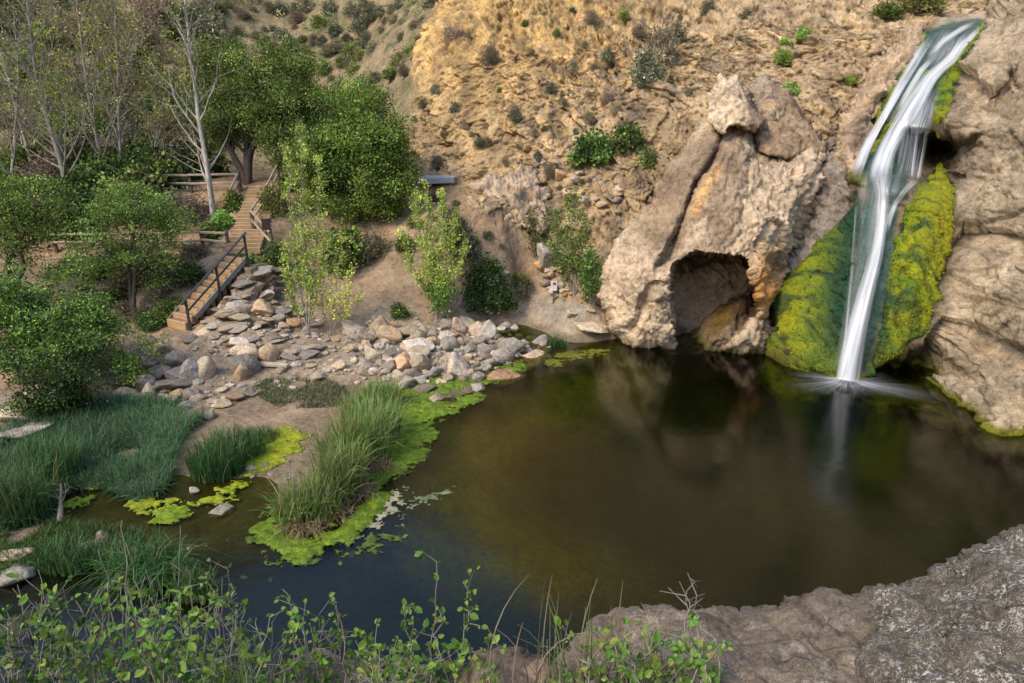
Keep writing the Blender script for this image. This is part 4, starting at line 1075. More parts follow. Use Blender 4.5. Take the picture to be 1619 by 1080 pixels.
class Tree:
    def __init__(self, seed, levels, ratio, angle, jit, trop, seg, kids, taper=0.75, start=0.3):
        self.rg = np.random.default_rng(seed); self.segs = []; self.tips = []
        self.levels, self.ratio, self.angle, self.jit, self.trop, self.seg, self.kids, self.taper, self.start = levels, ratio, angle, jit, trop, seg, kids, taper, start
    def child_dir(self, d):
        rg = self.rg; a = math.radians(self.angle) * rg.uniform(0.7, 1.3)
        s = np.cross(d, rg.normal(size=3)); s /= np.linalg.norm(s)
        return d * math.cos(a) + s * math.sin(a)
    def path(self, pts, r0, r1, kids, L):
        """a given trunk, then branches off it"""
        n = len(pts)
        for i in range(n - 1):
            ra = r0 + (r1 - r0) * i / (n - 1); rb = r0 + (r1 - r0) * (i + 1) / (n - 1)
            self.segs.append((pts[i], pts[i + 1], ra, rb))
        for k in range(kids):
            f = self.start + (1 - self.start) * (k + self.rg.random()) / kids
            x = f * (n - 1); i = min(int(x), n - 2); p = pts[i] + (pts[i + 1] - pts[i]) * (x - i)
            d = unit(pts[i + 1] - pts[i])
            self.grow(p, self.child_dir(d), L * (1.15 - 0.75 * f) * self.rg.uniform(0.7, 1.25), (r0 + (r1 - r0) * f) * 0.5, 1)
        self.tips.append((pts[-1], unit(pts[-1] - pts[-2])))
    def grow(self, p, d, L, r, lev):
        rg = self.rg; n = max(2, int(round(L / self.seg)))
        r0 = r
        for i in range(n):
            d = unit(d + rg.normal(size=3) * self.jit + np.array([0, 0, self.trop]))
            q = p + d * L / n
            r1 = max(r0 * (1 - self.taper * (i + 1) / n), 0.0055)
            self.segs.append((p, q, r, r1)); p, r = q, r1
            if lev < self.levels and (i + 1) / n > 0.2:
                for _ in range(self.kids):
                    if rg.random() < 0.75:
                        self.grow(p, self.child_dir(d), L * self.ratio * (1 - 0.45 * i / n) * rg.uniform(0.7, 1.2), r * 0.6, lev + 1)
            if lev >= self.levels - 1 and (lev >= self.levels or i > n // 2): self.tips.append((p, d))
    def trunk_mesh(self, name, mat, sides=6, rmin=0.0):
        V, Fc = tubes([s for s in self.segs if s[2] > rmin], sides)
        return mesh_np(name, V, Fc, mat)

def tree_thing(kind, base, tree, label, cat, bark, leaves, group=None, sides=5):
    """leaves: list of (V, F, C)"""
    root = empty(kind, base, label, cat, group)
    b = np.array(base)
    S = [(a - b, c - b, r0, r1) for a, c, r0, r1 in tree.segs]
    V, Fc = tubes(S, sides); link('trunk', mesh_np('trunk', V, Fc, bark), root)
    if leaves:
        Vs, Fs, Cs, k = [], [], [], 0
        for V, Fc, C in leaves:
            Vs.append(V - b); Fs.append(Fc + k); Cs.append(C); k += len(V)
        link('crown', mesh_np('crown', np.concatenate(Vs), np.concatenate(Fs), M_LEAF, col=np.concatenate(Cs), smooth=False), root)
    return root

def px_path(base, pts, n=14, dt=0.0):
    """trunk through pixels at the distance of its foot"""
    t0 = proj(np.array(base)[None])[2][0]
    P = [np.array(base)] + [at_t(a, b_, t0 + dt * (i + 1)) for i, (a, b_) in enumerate(pts)]
    return list(polyline(np.array(P), n)) if False else list(_resample(np.array(P), n))
def _resample(P, n):
    d = np.r_[0, np.cumsum(np.linalg.norm(np.diff(P, axis=0), axis=1))]
    s = np.linspace(0, d[-1], n)
    Q = np.stack([np.interp(s, d, P[:, k]) for k in range(3)], 1)
    Q[1:-1] = 0.25 * Q[:-2] + 0.5 * Q[1:-1] + 0.25 * Q[2:]
    return Q

OLIVE = (0.20, 0.20, 0.065); SPRING = (0.32, 0.38, 0.08); MID = (0.165, 0.27, 0.06); DARK = (0.055, 0.10, 0.028); FRESH = (0.27, 0.41, 0.08); YEL = (0.33, 0.32, 0.045)
SAGE = (0.24, 0.25, 0.15); DRY = (0.36, 0.285, 0.175); TWG = (0.26, 0.21, 0.155)

# ---- tall, almost bare trees on the left
def bare_tree(seed, base_px, path, r, label, bark, kids=52, L=3.3, leafn=6, sp=(OLIVE, SPRING, YEL), dt=0.0, ang=38, lev=3):
    base = ground_hit(*base_px); base[2] -= 0.15
    t = Tree(seed, lev, 0.55, ang, 0.10, 0.10, 0.5, 1, start=0.12)
    t.path(px_path(base, path, 18, dt), r, r * 0.3, kids, L)
    tips = np.array([p for p, d in t.tips]); rg = t.rg
    if len(tips) > 1800: tips = tips[rg.permutation(len(tips))[:1800]]
    lv = [clumps(tips, leafn, 0.32, 0.11, 0.33, sp, (3, 2, 1), rg, 0.5)] if leafn else []
    return tree_thing('bare_tree', base, t, label, 'tree', bark, lv)
bare_tree(1, (112, 330), [(100, 270), (80, 205), (62, 150), (52, 90), (46, 30), (36, -70)], 0.12, 'bare leaning tree with rough pale trunk at the far left of the grove', M_BARK_G)
bare_tree(2, (165, 300), [(160, 250), (146, 190), (134, 110), (124, 30), (112, -80)], 0.10, 'slim bare tree with yellow green buds, its straight trunk beside a thinner twin', M_BARK_G, 40)
bare_tree(3, (192, 300), [(190, 240), (187, 180), (186, 100), (181, 0), (178, -90)], 0.075, 'thinnest upright bare tree, midway between two leaning grey trunks', M_BARK_G, 40)
bare_tree(4, (338, 352), [(332, 300), (324, 240), (314, 195), (308, 130), (300, 70), (293, 10), (288, -70)], 0.135, 'bare tree with white upper trunk rising in front of the rail fence', M_BARK_W, 26, 3.2, 3, ang=42)
bare_tree(5, (60, 300), [(45, 240), (28, 180), (12, 120), (-6, 60), (-30, -40)], 0.10, 'grey bare tree leaning out of the left frame edge', M_BARK_G, 20)
bare_tree(7, (250, 300), [(242, 250), (252, 190), (262, 140), (280, 90)], 0.06, 'short bare sapling with budding twigs between the tall bare trees and the white trunk', M_TWIG, 18, 2.2, 10)
bare_tree(8, (15, 320), [(20, 260), (26, 190), (30, 110), (20, 0)], 0.09, 'twiggy grey tree at the left edge behind the leaning trunks', M_BARK_G, 24, 2.6, 10)

def leafy(kind, seed, base_px, stems, crown, per, rad, L, W, cols, wts, label, bark, r=0.12, n_cl=160, cat='tree', kids=10, BL=1.8, lev=2, ang=45, dt=0.0, base=None, fill=None, shell=0.55, group=None, flat=0.8, up=0.3):
    """stems: pixel paths; crown: list of (px, py, rx, ry, dt) lobes in pixels at the distance of the foot"""
    b = ground_hit(*base_px) if base is None else np.array(base, float)
    b[2] -= 0.1
    t0 = proj(b[None])[2][0]
    t = Tree(seed, lev, 0.55, ang, 0.16, 0.06, 0.35, 1, start=0.3)
    for st in stems: t.path(px_path(b, st, 10), r, r * 0.35, kids, BL)
    rg = t.rg; cen = []
    area = sum(c[2] * c[3] for c in crown)
    for (cx, cy, rx, ry, cdt) in crown:
        k = max(4, int(n_cl * rx * ry / area))
        sub = unit(rg.normal(size=(9, 3))); sub[:, 1] = -np.abs(sub[:, 1]) * 1.0 if False else sub[:, 1]
        v = unit(sub[rg.integers(0, 9, k)] + 0.42 * rg.normal(size=(k, 3))) * (shell + (1 - shell) * rg.random((k, 1)) ** 0.5) * rg.uniform(0.85, 1.12, (k, 1))
        tt = t0 + cdt; s = tt / F
        c0 = at_t(cx, cy, tt)
        cen.append(c0 + v * np.array([rx * s, 0.5 * (rx + ry) * s, ry * s]))
    cen = np.concatenate(cen)
    # twigs carry the clumps
    sg = np.array([s[1] for s in t.segs]) if t.segs else None
    if sg is not None:
        for c in cen[:: max(1, len(cen) // 140)]:
            j = np.argmin(((sg - c) ** 2).sum(1)); a = sg[j]
            mid = (a + c) / 2 + rg.normal(size=3) * 0.08
            t.segs.append((a, mid, 0.022, 0.014)); t.segs.append((mid, c, 0.014, 0.006))
    if t.tips and n_cl > 0:
        tp = np.array([p for p, d in t.tips]); cen = np.concatenate([cen, tp[rg.permutation(len(tp))[:n_cl // 3]]])
    lv = [clumps(cen, per, rad, L, W, cols, wts, rg, up, flat)]
    return tree_thing(kind, b, t, label, cat, bark, lv, group)

leafy('oak_tree', 21, (392, 290), [[(390, 262), (388, 235), (398, 200), (415, 160)], [(378, 262), (362, 232), (352, 200), (345, 160)], [(392, 250), (400, 225), (430, 190), (455, 150)]],
      [(395, 110, 60, 48, 0), (440, 135, 55, 55, -.6), (470, 180, 42, 55, -.3), (350, 130, 45, 40, .8), (415, 190, 60, 40, .4), (470, 110, 30, 35, 0), (345, 95, 40, 30, .5), (455, 225, 35, 38, 0)],
      170, 0.5, 0.10, 0.36, (MID, DARK, OLIVE, FRESH), (4, 3, 3, 1), 'dense dark green oak with forked trunk at the top of the stairs', M_BARK_D, 0.2, 330, kids=8)
leafy('leafy_bush', 22, (560, 352), [[(560, 320), (550, 270), (545, 220)], [(575, 320), (600, 270), (605, 230)], [(545, 330), (520, 290), (505, 260)]],
      [(545, 195, 70, 62, 0), (590, 215, 52, 55, -.6), (520, 250, 55, 60, -.8), (600, 275, 52, 48, -.4), (560, 300, 80, 45, -.6), (510, 170, 40, 40, .5), (625, 300, 28, 40, 0), (570, 160, 35, 28, 0), (505, 320, 40, 32, 0), (610, 240, 32, 35, 0)],
      190, 0.46, 0.10, 0.38, (MID, FRESH, YEL, DARK), (5, 3, 1.2, 3), 'big bright green leafy bush right of the stairs below the golden cliff', M_BARK_D, 0.12, 420)
leafy('broadleaf_tree', 23, (210, 505), [[(205, 450), (204, 400), (215, 350), (240, 320)], [(212, 455), (216, 400), (205, 355), (170, 330)], [(212, 430), (240, 390), (275, 355)]],
      [(215, 330, 70, 32, 0), (150, 350, 50, 26, -.5), (262, 345, 42, 24, .2), (165, 400, 62, 26, -.6), (240, 395, 50, 24, .4), (130, 430, 55, 24, -.4), (235, 440, 30, 18, 0), (200, 305, 40, 15, .5)],
      46, 0.36, 0.085, 0.34, (FRESH, MID, (0.17, 0.27, 0.09), DARK), (4, 3, 3, 1), 'layered green tree with two thin grey trunks left of the handrail', M_BARK_D, 0.09, 290, kids=8, flat=0.5)
leafy('broadleaf_tree', 24, (12, 490), [[(20, 450), (42, 425), (30, 395), (0, 370)], [(14, 455), (8, 420), (25, 385), (60, 350)]],
      [(35, 310, 60, 30, 0), (0, 340, 45, 30, -.5), (70, 335, 40, 22, 0), (20, 365, 60, 25, 0), (-40, 330, 50, 50, 0), (90, 370, 30, 18, 0)],
      50, 0.38, 0.085, 0.34, (FRESH, MID, DARK), (4, 4, 2), 'green tree with twisted dark trunk on the left frame edge', M_BARK_D, 0.15, 250, kids=7, flat=0.55)
leafy('leafy_bush', 25, (60, 590), [[(60, 550), (75, 510), (100, 480)], [(50, 550), (30, 500), (10, 470)], [(70, 570), (110, 545), (145, 520)]],
      [(80, 490, 62, 30, 0), (30, 510, 50, 36, -.4), (120, 520, 48, 26, -.3), (40, 560, 52, 34, -.4), (95, 560, 45, 28, -.5), (0, 480, 50, 35, 0), (150, 490, 28, 18, 0)],
      80, 0.34, 0.085, 0.36, (MID, FRESH, (0.10, 0.20, 0.07), DARK), (4, 3, 3, 2), 'broad green bush spilling down the bank at the left edge', M_BARK_D, 0.05, 290, 'bush', flat=0.6)
leafy('leafy_bush', 26, (85, 668), [[(80, 640), (70, 610)], [(95, 640), (115, 605)]],
      [(80, 625, 52, 24, 0), (110, 600, 30, 20, 0), (50, 650, 35, 18, 0)], 60, 0.25, 0.08, 0.36, (DARK, MID, (0.03, 0.05, 0.02)), (5, 2, 3), 'dark low bush at the end of the left rocks above the rushes', M_BARK_D, 0.04, 110, 'bush')
leafy('leafy_bush', 27, (205, 612), [[(205, 595), (195, 575)], [(210, 595), (222, 580)]],
      [(205, 588, 28, 20, 0), (190, 570, 15, 14, 0), (170, 610, 24, 12, 0)], 40, 0.22, 0.085, 0.36, (FRESH, MID), (3, 3), 'small green bush growing among the grey boulders', M_BARK_D, 0.02, 50, 'bush')
# ---- saplings with upright stems
def sapling(seed, base_px, stems, label, cols, wts, per=9, L=0.10, kids=11, BL=1.0, r=0.035, ang=24, rad=0.2, bark=M_TWIG, kind='poplar_sapling', lobes=None):
    b = ground_hit(*base_px); b[2] -= 0.08
    t = Tree(seed, 2, 0.5, ang, 0.07, 0.14, 0.22, 1, start=0.18)
    for st, sc in stems: t.path(px_path(b, st, 9), r * sc, r * 0.25 * sc, int(kids * sc), BL * sc)
    rg = t.rg
    cen = np.array([p for p, d in t.tips])
    lv = [clumps(cen, per, rad, L, 0.36, cols, wts, rg, 0.35)]
    return tree_thing(kind, b, t, label, 'sapling', bark, lv)
G1 = ((0.48, 0.56, 0.12), (0.36, 0.46, 0.10), (0.56, 0.58, 0.14))
sapling(31, (486, 532), [([(484, 460), (482, 380), (478, 300), (476, 205)], 1.5), ([(478, 470), (462, 400), (458, 330), (455, 240)], 1.2), ([(492, 470), (500, 400), (506, 330), (503, 255)], 1.2), ([(470, 490), (455, 440), (450, 390)], .8), ([(496, 480), (512, 420), (516, 370)], .8)],
        'tallest light green sapling on the rubble right of the handrail', G1, (3, 3, 1), 10, 0.09, 30, 0.5, .03, 20, .13)
sapling(32, (520, 532), [([(528, 480), (535, 430), (540, 380)], 1.0), ([(535, 500), (552, 460), (558, 430)], .9), ([(512, 500), (505, 460), (508, 420)], .8), ([(530, 510), (550, 490), (570, 465)], .7)],
        'short spreading light green sapling right of the tallest sapling', G1, (2, 3, 1), 9, 0.09, 14, 0.55, 0.02, 28, .15)
sapling(33, (690, 508), [([(690, 450), (684, 390), (676, 300)], 1.3), ([(686, 460), (668, 400), (655, 310)], 1.1), ([(694, 460), (700, 390), (698, 310)], 1.1), ([(696, 470), (715, 410), (718, 340)], 1.0), ([(682, 470), (655, 430), (635, 370)], .9), ([(694, 470), (725, 430), (735, 380)], .8)],
        'bushy light green sapling on the sandy slope, left of the dark willow', G1, (3, 3, 1), 12, 0.09, 28, 0.55, 0.026, 22, .14)
sapling(34, (695, 512), [([(690, 480), (680, 455)], .8), ([(700, 480), (712, 455)], .8), ([(694, 480), (696, 450)], .8)], 'dark green sprouts at the foot of the bushy light green sapling', (MID, FRESH), (2, 1), 14, 0.11, 9, 0.5, 0.02, 45)
sapling(35, (765, 505), [([(762, 470), (750, 430)], 1.0), ([(772, 470), (785, 425)], 1.0), ([(768, 465), (768, 415)], 1.0), ([(755, 485), (740, 460)], .8), ([(778, 485), (805, 460)], .9), ([(780, 490), (808, 482)], .7), ([(757, 490), (736, 490)], .7)],
        'dense dark green willow bush above the far shore rubble', ((0.09, 0.17, 0.05), (0.13, 0.22, 0.065), (0.05, 0.10, 0.03)), (4, 2, 2), 22, 0.13, 12, 0.7, 0.025, 40, 0.25, kind='willow_bush')
sapling(36, (908, 470), [([(905, 420), (903, 370), (905, 315)], 1.2), ([(900, 430), (886, 385), (880, 345)], 1.0), ([(912, 430), (922, 390), (925, 350)], 1.0), ([(902, 440), (880, 410), (872, 390)], .9), ([(915, 445), (932, 425), (936, 400)], .8)],
        'light green young tree behind the white sign beside the cave boulder', ((0.18, 0.27, 0.065), (0.26, 0.33, 0.08), (0.12, 0.19, 0.05)), (3, 2, 2), 12, 0.095, 20, 0.7, 0.03, 28, 0.2)
sapling(37, (938, 500), [([(936, 460), (934, 405)], 1.0), ([(942, 460), (948, 420)], .9), ([(932, 465), (922, 430)], .8)], 'narrow green shoot pressed against the left flank of the cave boulder', ((0.15, 0.24, 0.06), (0.2, 0.29, 0.07)), (2, 1), 15, 0.12, 10, 0.6, 0.02, 28)
sapling(38, (852, 428), [([(850, 390), (848, 335)], 1.0), ([(846, 395), (836, 350)], .9), ([(856, 395), (866, 350)], .9)], 'olive twiggy sapling growing under the layered outcrop', ((0.13, 0.14, 0.05), (0.18, 0.17, 0.06), (0.09, 0.11, 0.04)), (3, 2, 2), 10, 0.11, 12, 0.7, 0.025, 30)

# ---- rounded shrubs: a few kinds, many copies
def shrub_mesh(name, seed, cols, wts, n_cl=70, per=34, L=0.10, W=0.35, twig=0, rad=0.17, flat=0.9, up=0.35):
    rg = np.random.default_rng(seed)
    v = unit(rg.normal(size=(n_cl, 3))); v[:, 2] = np.abs(v[:, 2])
    lob = 1 + 0.30 * gnoise(v * 1.7 + seed, seed)
    cen = v * (0.42 + 0.58 * rg.random((n_cl, 1)) ** 0.6) * lob[:, None] * np.array([0.47, 0.47, 0.86]) + np.array([0, 0, 0.06])
    V, Fc, C = clumps(cen, per, rad, L, W, cols, wts, rg, up, flat)
    if twig:
        tv, tf = tubes([(np.array([rg.normal() * .05, rg.normal() * .05, -0.05]), c * rg.uniform(0.9, 1.25), 0.012, 0.004) for c in cen[:twig]], 3)
        Fc = np.concatenate([Fc, tf + len(V)]); V = np.concatenate([V, tv]); C = np.concatenate([C, np.tile([TWG], (len(tv), 1))])
    return mesh_np(name, V, Fc, M_LEAF_VAR, col=C, smooth=False)
KINDS = {
    'green': [shrub_mesh('green_shrub', 100 + k, (MID, FRESH, OLIVE, DARK), (4, 2, 2, 3), 75, 36) for k in range(3)],
    'dark': [shrub_mesh('dark_shrub', 110 + k, (DARK, MID, OLIVE), (5, 3, 2), 75, 36) for k in range(3)],
    'sage': [shrub_mesh('sage_shrub', 120 + k, (SAGE, (0.085, 0.10, 0.06), (0.16, 0.165, 0.10)), (4, 3, 2), 70, 34, 0.085, 0.25, 25) for k in range(3)],
    'dry': [shrub_mesh('dry_shrub', 130 + k, (TWG, DRY, SAGE), (4, 3, 1.5), 70, 30, 0.13, 0.10, 50) for k in range(3)],
    'olive': [shrub_mesh('olive_shrub', 140 + k, (OLIVE, (0.15, 0.15, 0.05), MID), (4, 2, 2), 70, 34, 0.09, 0.3, 15) for k in range(3)],
    'lime': [shrub_mesh('lime_shrub', 150 + k, (FRESH, SPRING, MID), (4, 2, 2), 60, 34, 0.11, 0.36) for k in range(2)],
}
WORDS = {'green': 'green leafy', 'dark': 'dark green', 'sage': 'grey green sage', 'dry': 'dry brown twiggy', 'olive': 'olive', 'lime': 'bright green'}
_count = {}
def shrub(kind, px, py, wpx, hpx, where, label=None, group=None, sink=0.12):
    b = ground_hit(px, py); t0 = proj(b[None])[2][0]
    me = random.choice(KINDS[kind])
    o = link('shrub', me); s = t0 / F
    o.location = b - np.array([0, 0, hpx * s * sink]); o.rotation_euler = (random.uniform(-.1, .1), random.uniform(-.1, .1), random.uniform(0, 6.28))
    o.scale = (wpx * s, wpx * s, hpx * s * 1.1)
    sz = 'small' if wpx * s < 0.9 else ('low' if hpx < 0.6 * wpx else ('large' if wpx * s > 2.2 else 'rounded'))
    return tag(o, label or f'{sz} {WORDS[kind]} shrub {where}', 'shrub', group)
# singled-out shrubs
for a in """green|550|418|74|62|wide dark round shrub on the slope behind the tallest sapling
dry|592|405|50|46|purple grey dry shrub right of the wide dark round shrub
sage|732|405|46|56|grey green sage shrub under the concrete slab
sage|712|372|40|44|pale sage shrub right behind the bushy light green sapling
green|640|395|30|24|low green tuft of leaves under the big bright green bush
green|938|256|66|50|largest green shrub on the cliff left of the cave boulder
green|995|237|46|44|leafy green shrub high on the cliff, up right of the largest cliff shrub
olive|1022|264|34|32|small olive shrub on the cliff just left of the cave boulder
dark|235|518|34|26|dark mossy tuft left of the foot of the stairs
green|262|505|30|30|green shrub touching the left side of the lower stairs
green|334|374|36|26|bright leafy shrub behind the short fence beside the stairs
lime|352|358|34|26|bright lime shrub between the white trunk and the stairs
green|372|332|30|34|green shrub between the descending fence and the upper stairs
olive|436|335|44|46|olive shrub right of the upper stairs fence
green|455|300|26|28|green shrub at the top right corner of the stairs
dark|436|415|34|34|dark olive shrub below the brown sign
olive|400|418|60|22|low shrub hanging over the head of the lower stairs
dry|300|345|80|46|grey twiggy thicket around the foot of the white trunk tree
sage|825|470|24|22|small olive tuft at the path beside the rock pile
olive|822|452|30|28|small brown green shrub on the sandy path
lime|1247|152|34|22|bright green tuft in the bedding above the tilted slab
lime|1238|98|26|20|upper bright tuft on the pale slabs left of the falls
lime|1240|75|22|16|topmost small green tuft on the pale slabs
lime|1341|133|22|14|small green tuft on the bare slope left of the pale rib
sage|1180|36|30|22|grey shrub on the golden cliff top above the pinnacle
dry|1040|105|56|66|large grey brown shrub high on the cliff above the pinnacle
sage|1020|130|50|50|grey sage shrub beside the large brown one high on the cliff
green|632|500|26|24|tufted green shrub alone on the bare sand
green|1400|26|40|20|dark shrub on the skyline just left of the falls
olive|1450|14|70|34|brown green shrub on the ridge behind the top of the falls""".split('\n'):
    k, x, y, w_, h_, lab = a.split('|')
    shrub(k, float(x), float(y), float(w_), float(h_), '', lab)
# cliff shrubs read off the face
CLIFF = """720 70 dry;742 60 dry;745 215 dry;790 145 olive;840 85 dry;830 40 olive;880 55 olive;935 35 dry;985 30 olive;1010 60 dry;925 75 dry;960 95 sage;905 115 dry;875 110 dry;860 130 dry;940 110 dry;930 150 dry;960 160 dry;975 180 dry;930 190 dry;890 165 dry;870 145 sage;
910 210 sage;860 205 olive;815 190 sage;770 225 dry;735 205 dry;760 230 sage;820 235 sage;850 250 sage;870 275 dry;885 300 sage;900 320 sage;960 245 sage;1000 170 dry;1070 70 sage;1060 130 sage;1090 150 sage;1110 95 olive;700 120 dry;690 150 sage;670 170 sage;655 190 sage;
725 110 dry;775 100 dry;800 60 dry;860 25 dry;905 18 olive;1075 30 sage;1120 20 sage;1150 60 dry;1095 190 dry;1050 235 sage;1000 290 sage;985 310 sage;960 290 sage;920 290 olive;845 215 dry;800 260 dry;720 180 sage;700 215 dry;680 235 dry;690 262 sage;1300 30 olive;1340 18 lime;1270 60 lime;1230 18 dry;1170 70 sage;1200 95 sage"""
for r in CLIFF.replace('\n', '').split(';'):
    x, y, k = r.split(); x, y = float(x), float(y); s = min(34, 7 + random.expovariate(1 / 9))
    wh = 'on the golden upper cliff' if y < 90 else ('on the left part of the cliff' if x < 790 else ('on the right part of the cliff above the boulder' if x > 985 else 'on the middle of the cliff'))
    shrub(k, x, y, s, s * random.uniform(.7, 1.1), wh, group='shrubs dotted over the cliff')
# brushy hillside behind the trees
def build_scrub(n=420):
    rg = np.random.default_rng(66); Vs, Fs, Cs, k = [], [], [], 0
    for p in scatter(n, [(-30, 0), (690, 0), (640, 125), (560, 150), (480, 130), (330, 240), (-30, 250)], 7, rg):
        b = ground_hit(*p); s = proj(b[None])[2][0] / F; r = rg.uniform(3, 10) * s
        cols = [((SAGE, (0.16, 0.17, 0.10)), (1, 1)), ((DRY, TWG), (1, 1)), ((OLIVE, MID), (1, 1)), (((0.38, 0.31, 0.19), DRY), (1, 1))][rg.choice(4, p=[.35, .25, .2, .2])]
        m = int(rg.integers(2, 6)); cen = b + rg.normal(size=(m, 3)) * np.array([r * .7, r * .7, r * .25]) + [0, 0, r * .4]
        V, Fc, C = clumps(cen, 22, r * .8, r * .38, .3, cols[0], cols[1], rg, .5)
        Vs.append(V); Fs.append(Fc + k); Cs.append(C); k += len(V)
    tag(link('scrub', mesh_np('scrub', np.concatenate(Vs), np.concatenate(Fs), M_LEAF, col=np.concatenate(Cs), smooth=False)), 'low sage scrub and dry grass covering the far hillside', 'scrub', kind='stuff')
def scatter(n, poly, rmin, rg, tries=4000):
    poly = np.array(poly, float); x0, y0 = poly.min(0); x1, y1 = poly.max(0); out = []
    for _ in range(tries):
        p = rg.uniform((x0, y0), (x1, y1))
        if not inside_poly(np.array([p[0]]), np.array([p[1]]), poly)[0]: continue
        if all((p[0] - q[0]) ** 2 + (p[1] - q[1]) ** 2 > rmin ** 2 for q in out): out.append(p)
        if len(out) >= n: break
    return out
build_scrub()
rg = np.random.default_rng(77)
for p in scatter(75, [(330, 2), (690, 2), (640, 120), (560, 140), (480, 110), (420, 70), (330, 70)], 13, rg):
    k = rg.choice(['sage', 'olive', 'green', 'dry', 'dark'], p=[.45, .2, .06, .28, .01]); s = rg.uniform(11, 30)
    wh = 'on the open hillside above the oak' if p[0] < 500 else ('on the hillside next to the golden cliff edge' if p[0] > 590 else 'on the hillside above the big bright bush')
    shrub(k, p[0], p[1] + 6, s, s * rg.uniform(.6, .9), wh, group='shrubs on the open hillside')
for p in scatter(85, [(-20, 10), (330, 10), (340, 150), (330, 270), (-20, 270)], 22, rg):
    k = rg.choice(['green', 'dark', 'sage', 'olive', 'dry'], p=[.12, .08, .32, .2, .28]); s = rg.uniform(28, 70)
    wh = 'high on the hill behind the bare trees' if p[1] < 120 else 'low on the hill behind the bare trees'
    shrub(k, p[0], p[1] + 14, s, s * rg.uniform(.7, 1.0), wh, group='bushes behind the bare trees')
for p in scatter(26, [(-20, 250), (270, 255), (270, 330), (110, 360), (-20, 300)], 24, rg):
    k = rg.choice(['dark', 'green', 'dry'], p=[.55, .25, .2]); s = rg.uniform(46, 80)
    shrub(k, p[0], p[1] + 14, s, s * rg.uniform(.7, 1.0), 'under the bare trees at the level path', group='undergrowth under the bare trees')
for p in scatter(20, [(110, 420), (330, 390), (330, 440), (260, 490), (120, 520)], 22, rg):
    k = rg.choice(['dry', 'dark', 'green', 'olive'], p=[.4, .3, .15, .15]); s = rg.uniform(30, 52)
    shrub(k, p[0], p[1] + 8, s, s * rg.uniform(.5, .8), 'on the shady bank left of the stairs', group='scrub on the bank left of the stairs')
for p in scatter(16, [(600, 300), (660, 300), (740, 330), (800, 400), (700, 400), (610, 360)], 16, rg):
    k = rg.choice(['dry', 'sage', 'olive'], p=[.5, .3, .2]); s = rg.uniform(14, 30)
    shrub(k, p[0], p[1], s, s * .6, 'on the sandy slope below the cliff', group='tufts on the sandy slope')
# ------------------------------------------------------------------ loose rocks
def rock_mesh(name, seed, planes, mat, rough=0.10, sub=3, smoothk=10):
    rg = np.random.default_rng(seed)
    bm = bmesh.new(); bmesh.ops.create_icosphere(bm, subdivisions=sub + 1, radius=1)
    V = np.array([v.co[:] for v in bm.verts]); Fc = np.array([[v.index for v in f.verts] for f in bm.faces]); bm.free()
    n = unit(rg.normal(size=(planes, 3))); d = rg.uniform(0.5, 0.85, planes)
    q = (V @ n.T) / d
    r = 1 / (np.log(np.exp(smoothk * np.maximum(q, 0.05)).sum(1) / planes ** 0.3) / smoothk)
    r = np.clip(r, 0.3, 1.4); r = r / r.mean() * 0.92
    P = V * r[:, None]
    P = P * (1 + rough * fbm(V * 1.8 + seed, 4, seed) + 0.5 * rough * (ridged(V * 3.5 + seed, 3, seed + 1) - 0.5))[:, None]
    return mesh_np(name, P * 0.5, Fc, mat)
MR = {'grey': mat_rock('grey_rock', 2.2, (0.30, 0.255, 0.20), 0.8, objrand=True, world=False), 'pale': mat_rock('pale_lime_rock', 2.2, (0.46, 0.385, 0.285), 0.8, objrand=True, world=False),
      'tan': mat_rock('tan_rock', 2.2, (0.44, 0.34, 0.24), 0.8, objrand=True, world=False), 'orange': mat_rock('orange_rock', 2.2, (0.50, 0.33, 0.20), 0.8, objrand=True, world=False)}
ANG = {k: [rock_mesh('rock', 200 + i, 13 + i % 5, m, 0.16, smoothk=38) for i in range(9)] for k, m in MR.items()}
RND = {k: [rock_mesh('rock', 300 + i, 40, m, 0.06, smoothk=6) for i in range(4)] for k, m in MR.items()}
def rock(px, py, wpx, hpx, colr, shape='ang', label=None, group=None, sink=0.31, rz=None, depth=None, name='rock', cat='rock', tilt=0.25, idx=None):
    """px, py: where it meets the ground at the front"""
    b = ground_hit(px, py); t0 = proj(b[None])[2][0]; s = t0 / F
    pool = (ANG if shape == 'ang' else RND)[colr]
    me = pool[idx % len(pool)] if idx is not None else random.choice(pool)
    o = link(name, me)
    w_, h_ = wpx * s * 0.92, hpx * s * 1.05; d_ = depth or w_ * random.uniform(.7, 1.0)
    b = np.array([b[0], b[1] + d_ * 0.4, max(gz(b[0], b[1] + d_ * 0.4), b[2])])
    o.location = b + np.array([0, 0, h_ * (0.5 - sink)])
    o.rotation_euler = (random.uniform(-tilt, tilt), random.uniform(-tilt, tilt), random.uniform(-.5, .5) if rz is None else rz)
    o.scale = (w_, d_, h_)
    return tag(o, label, cat, group)
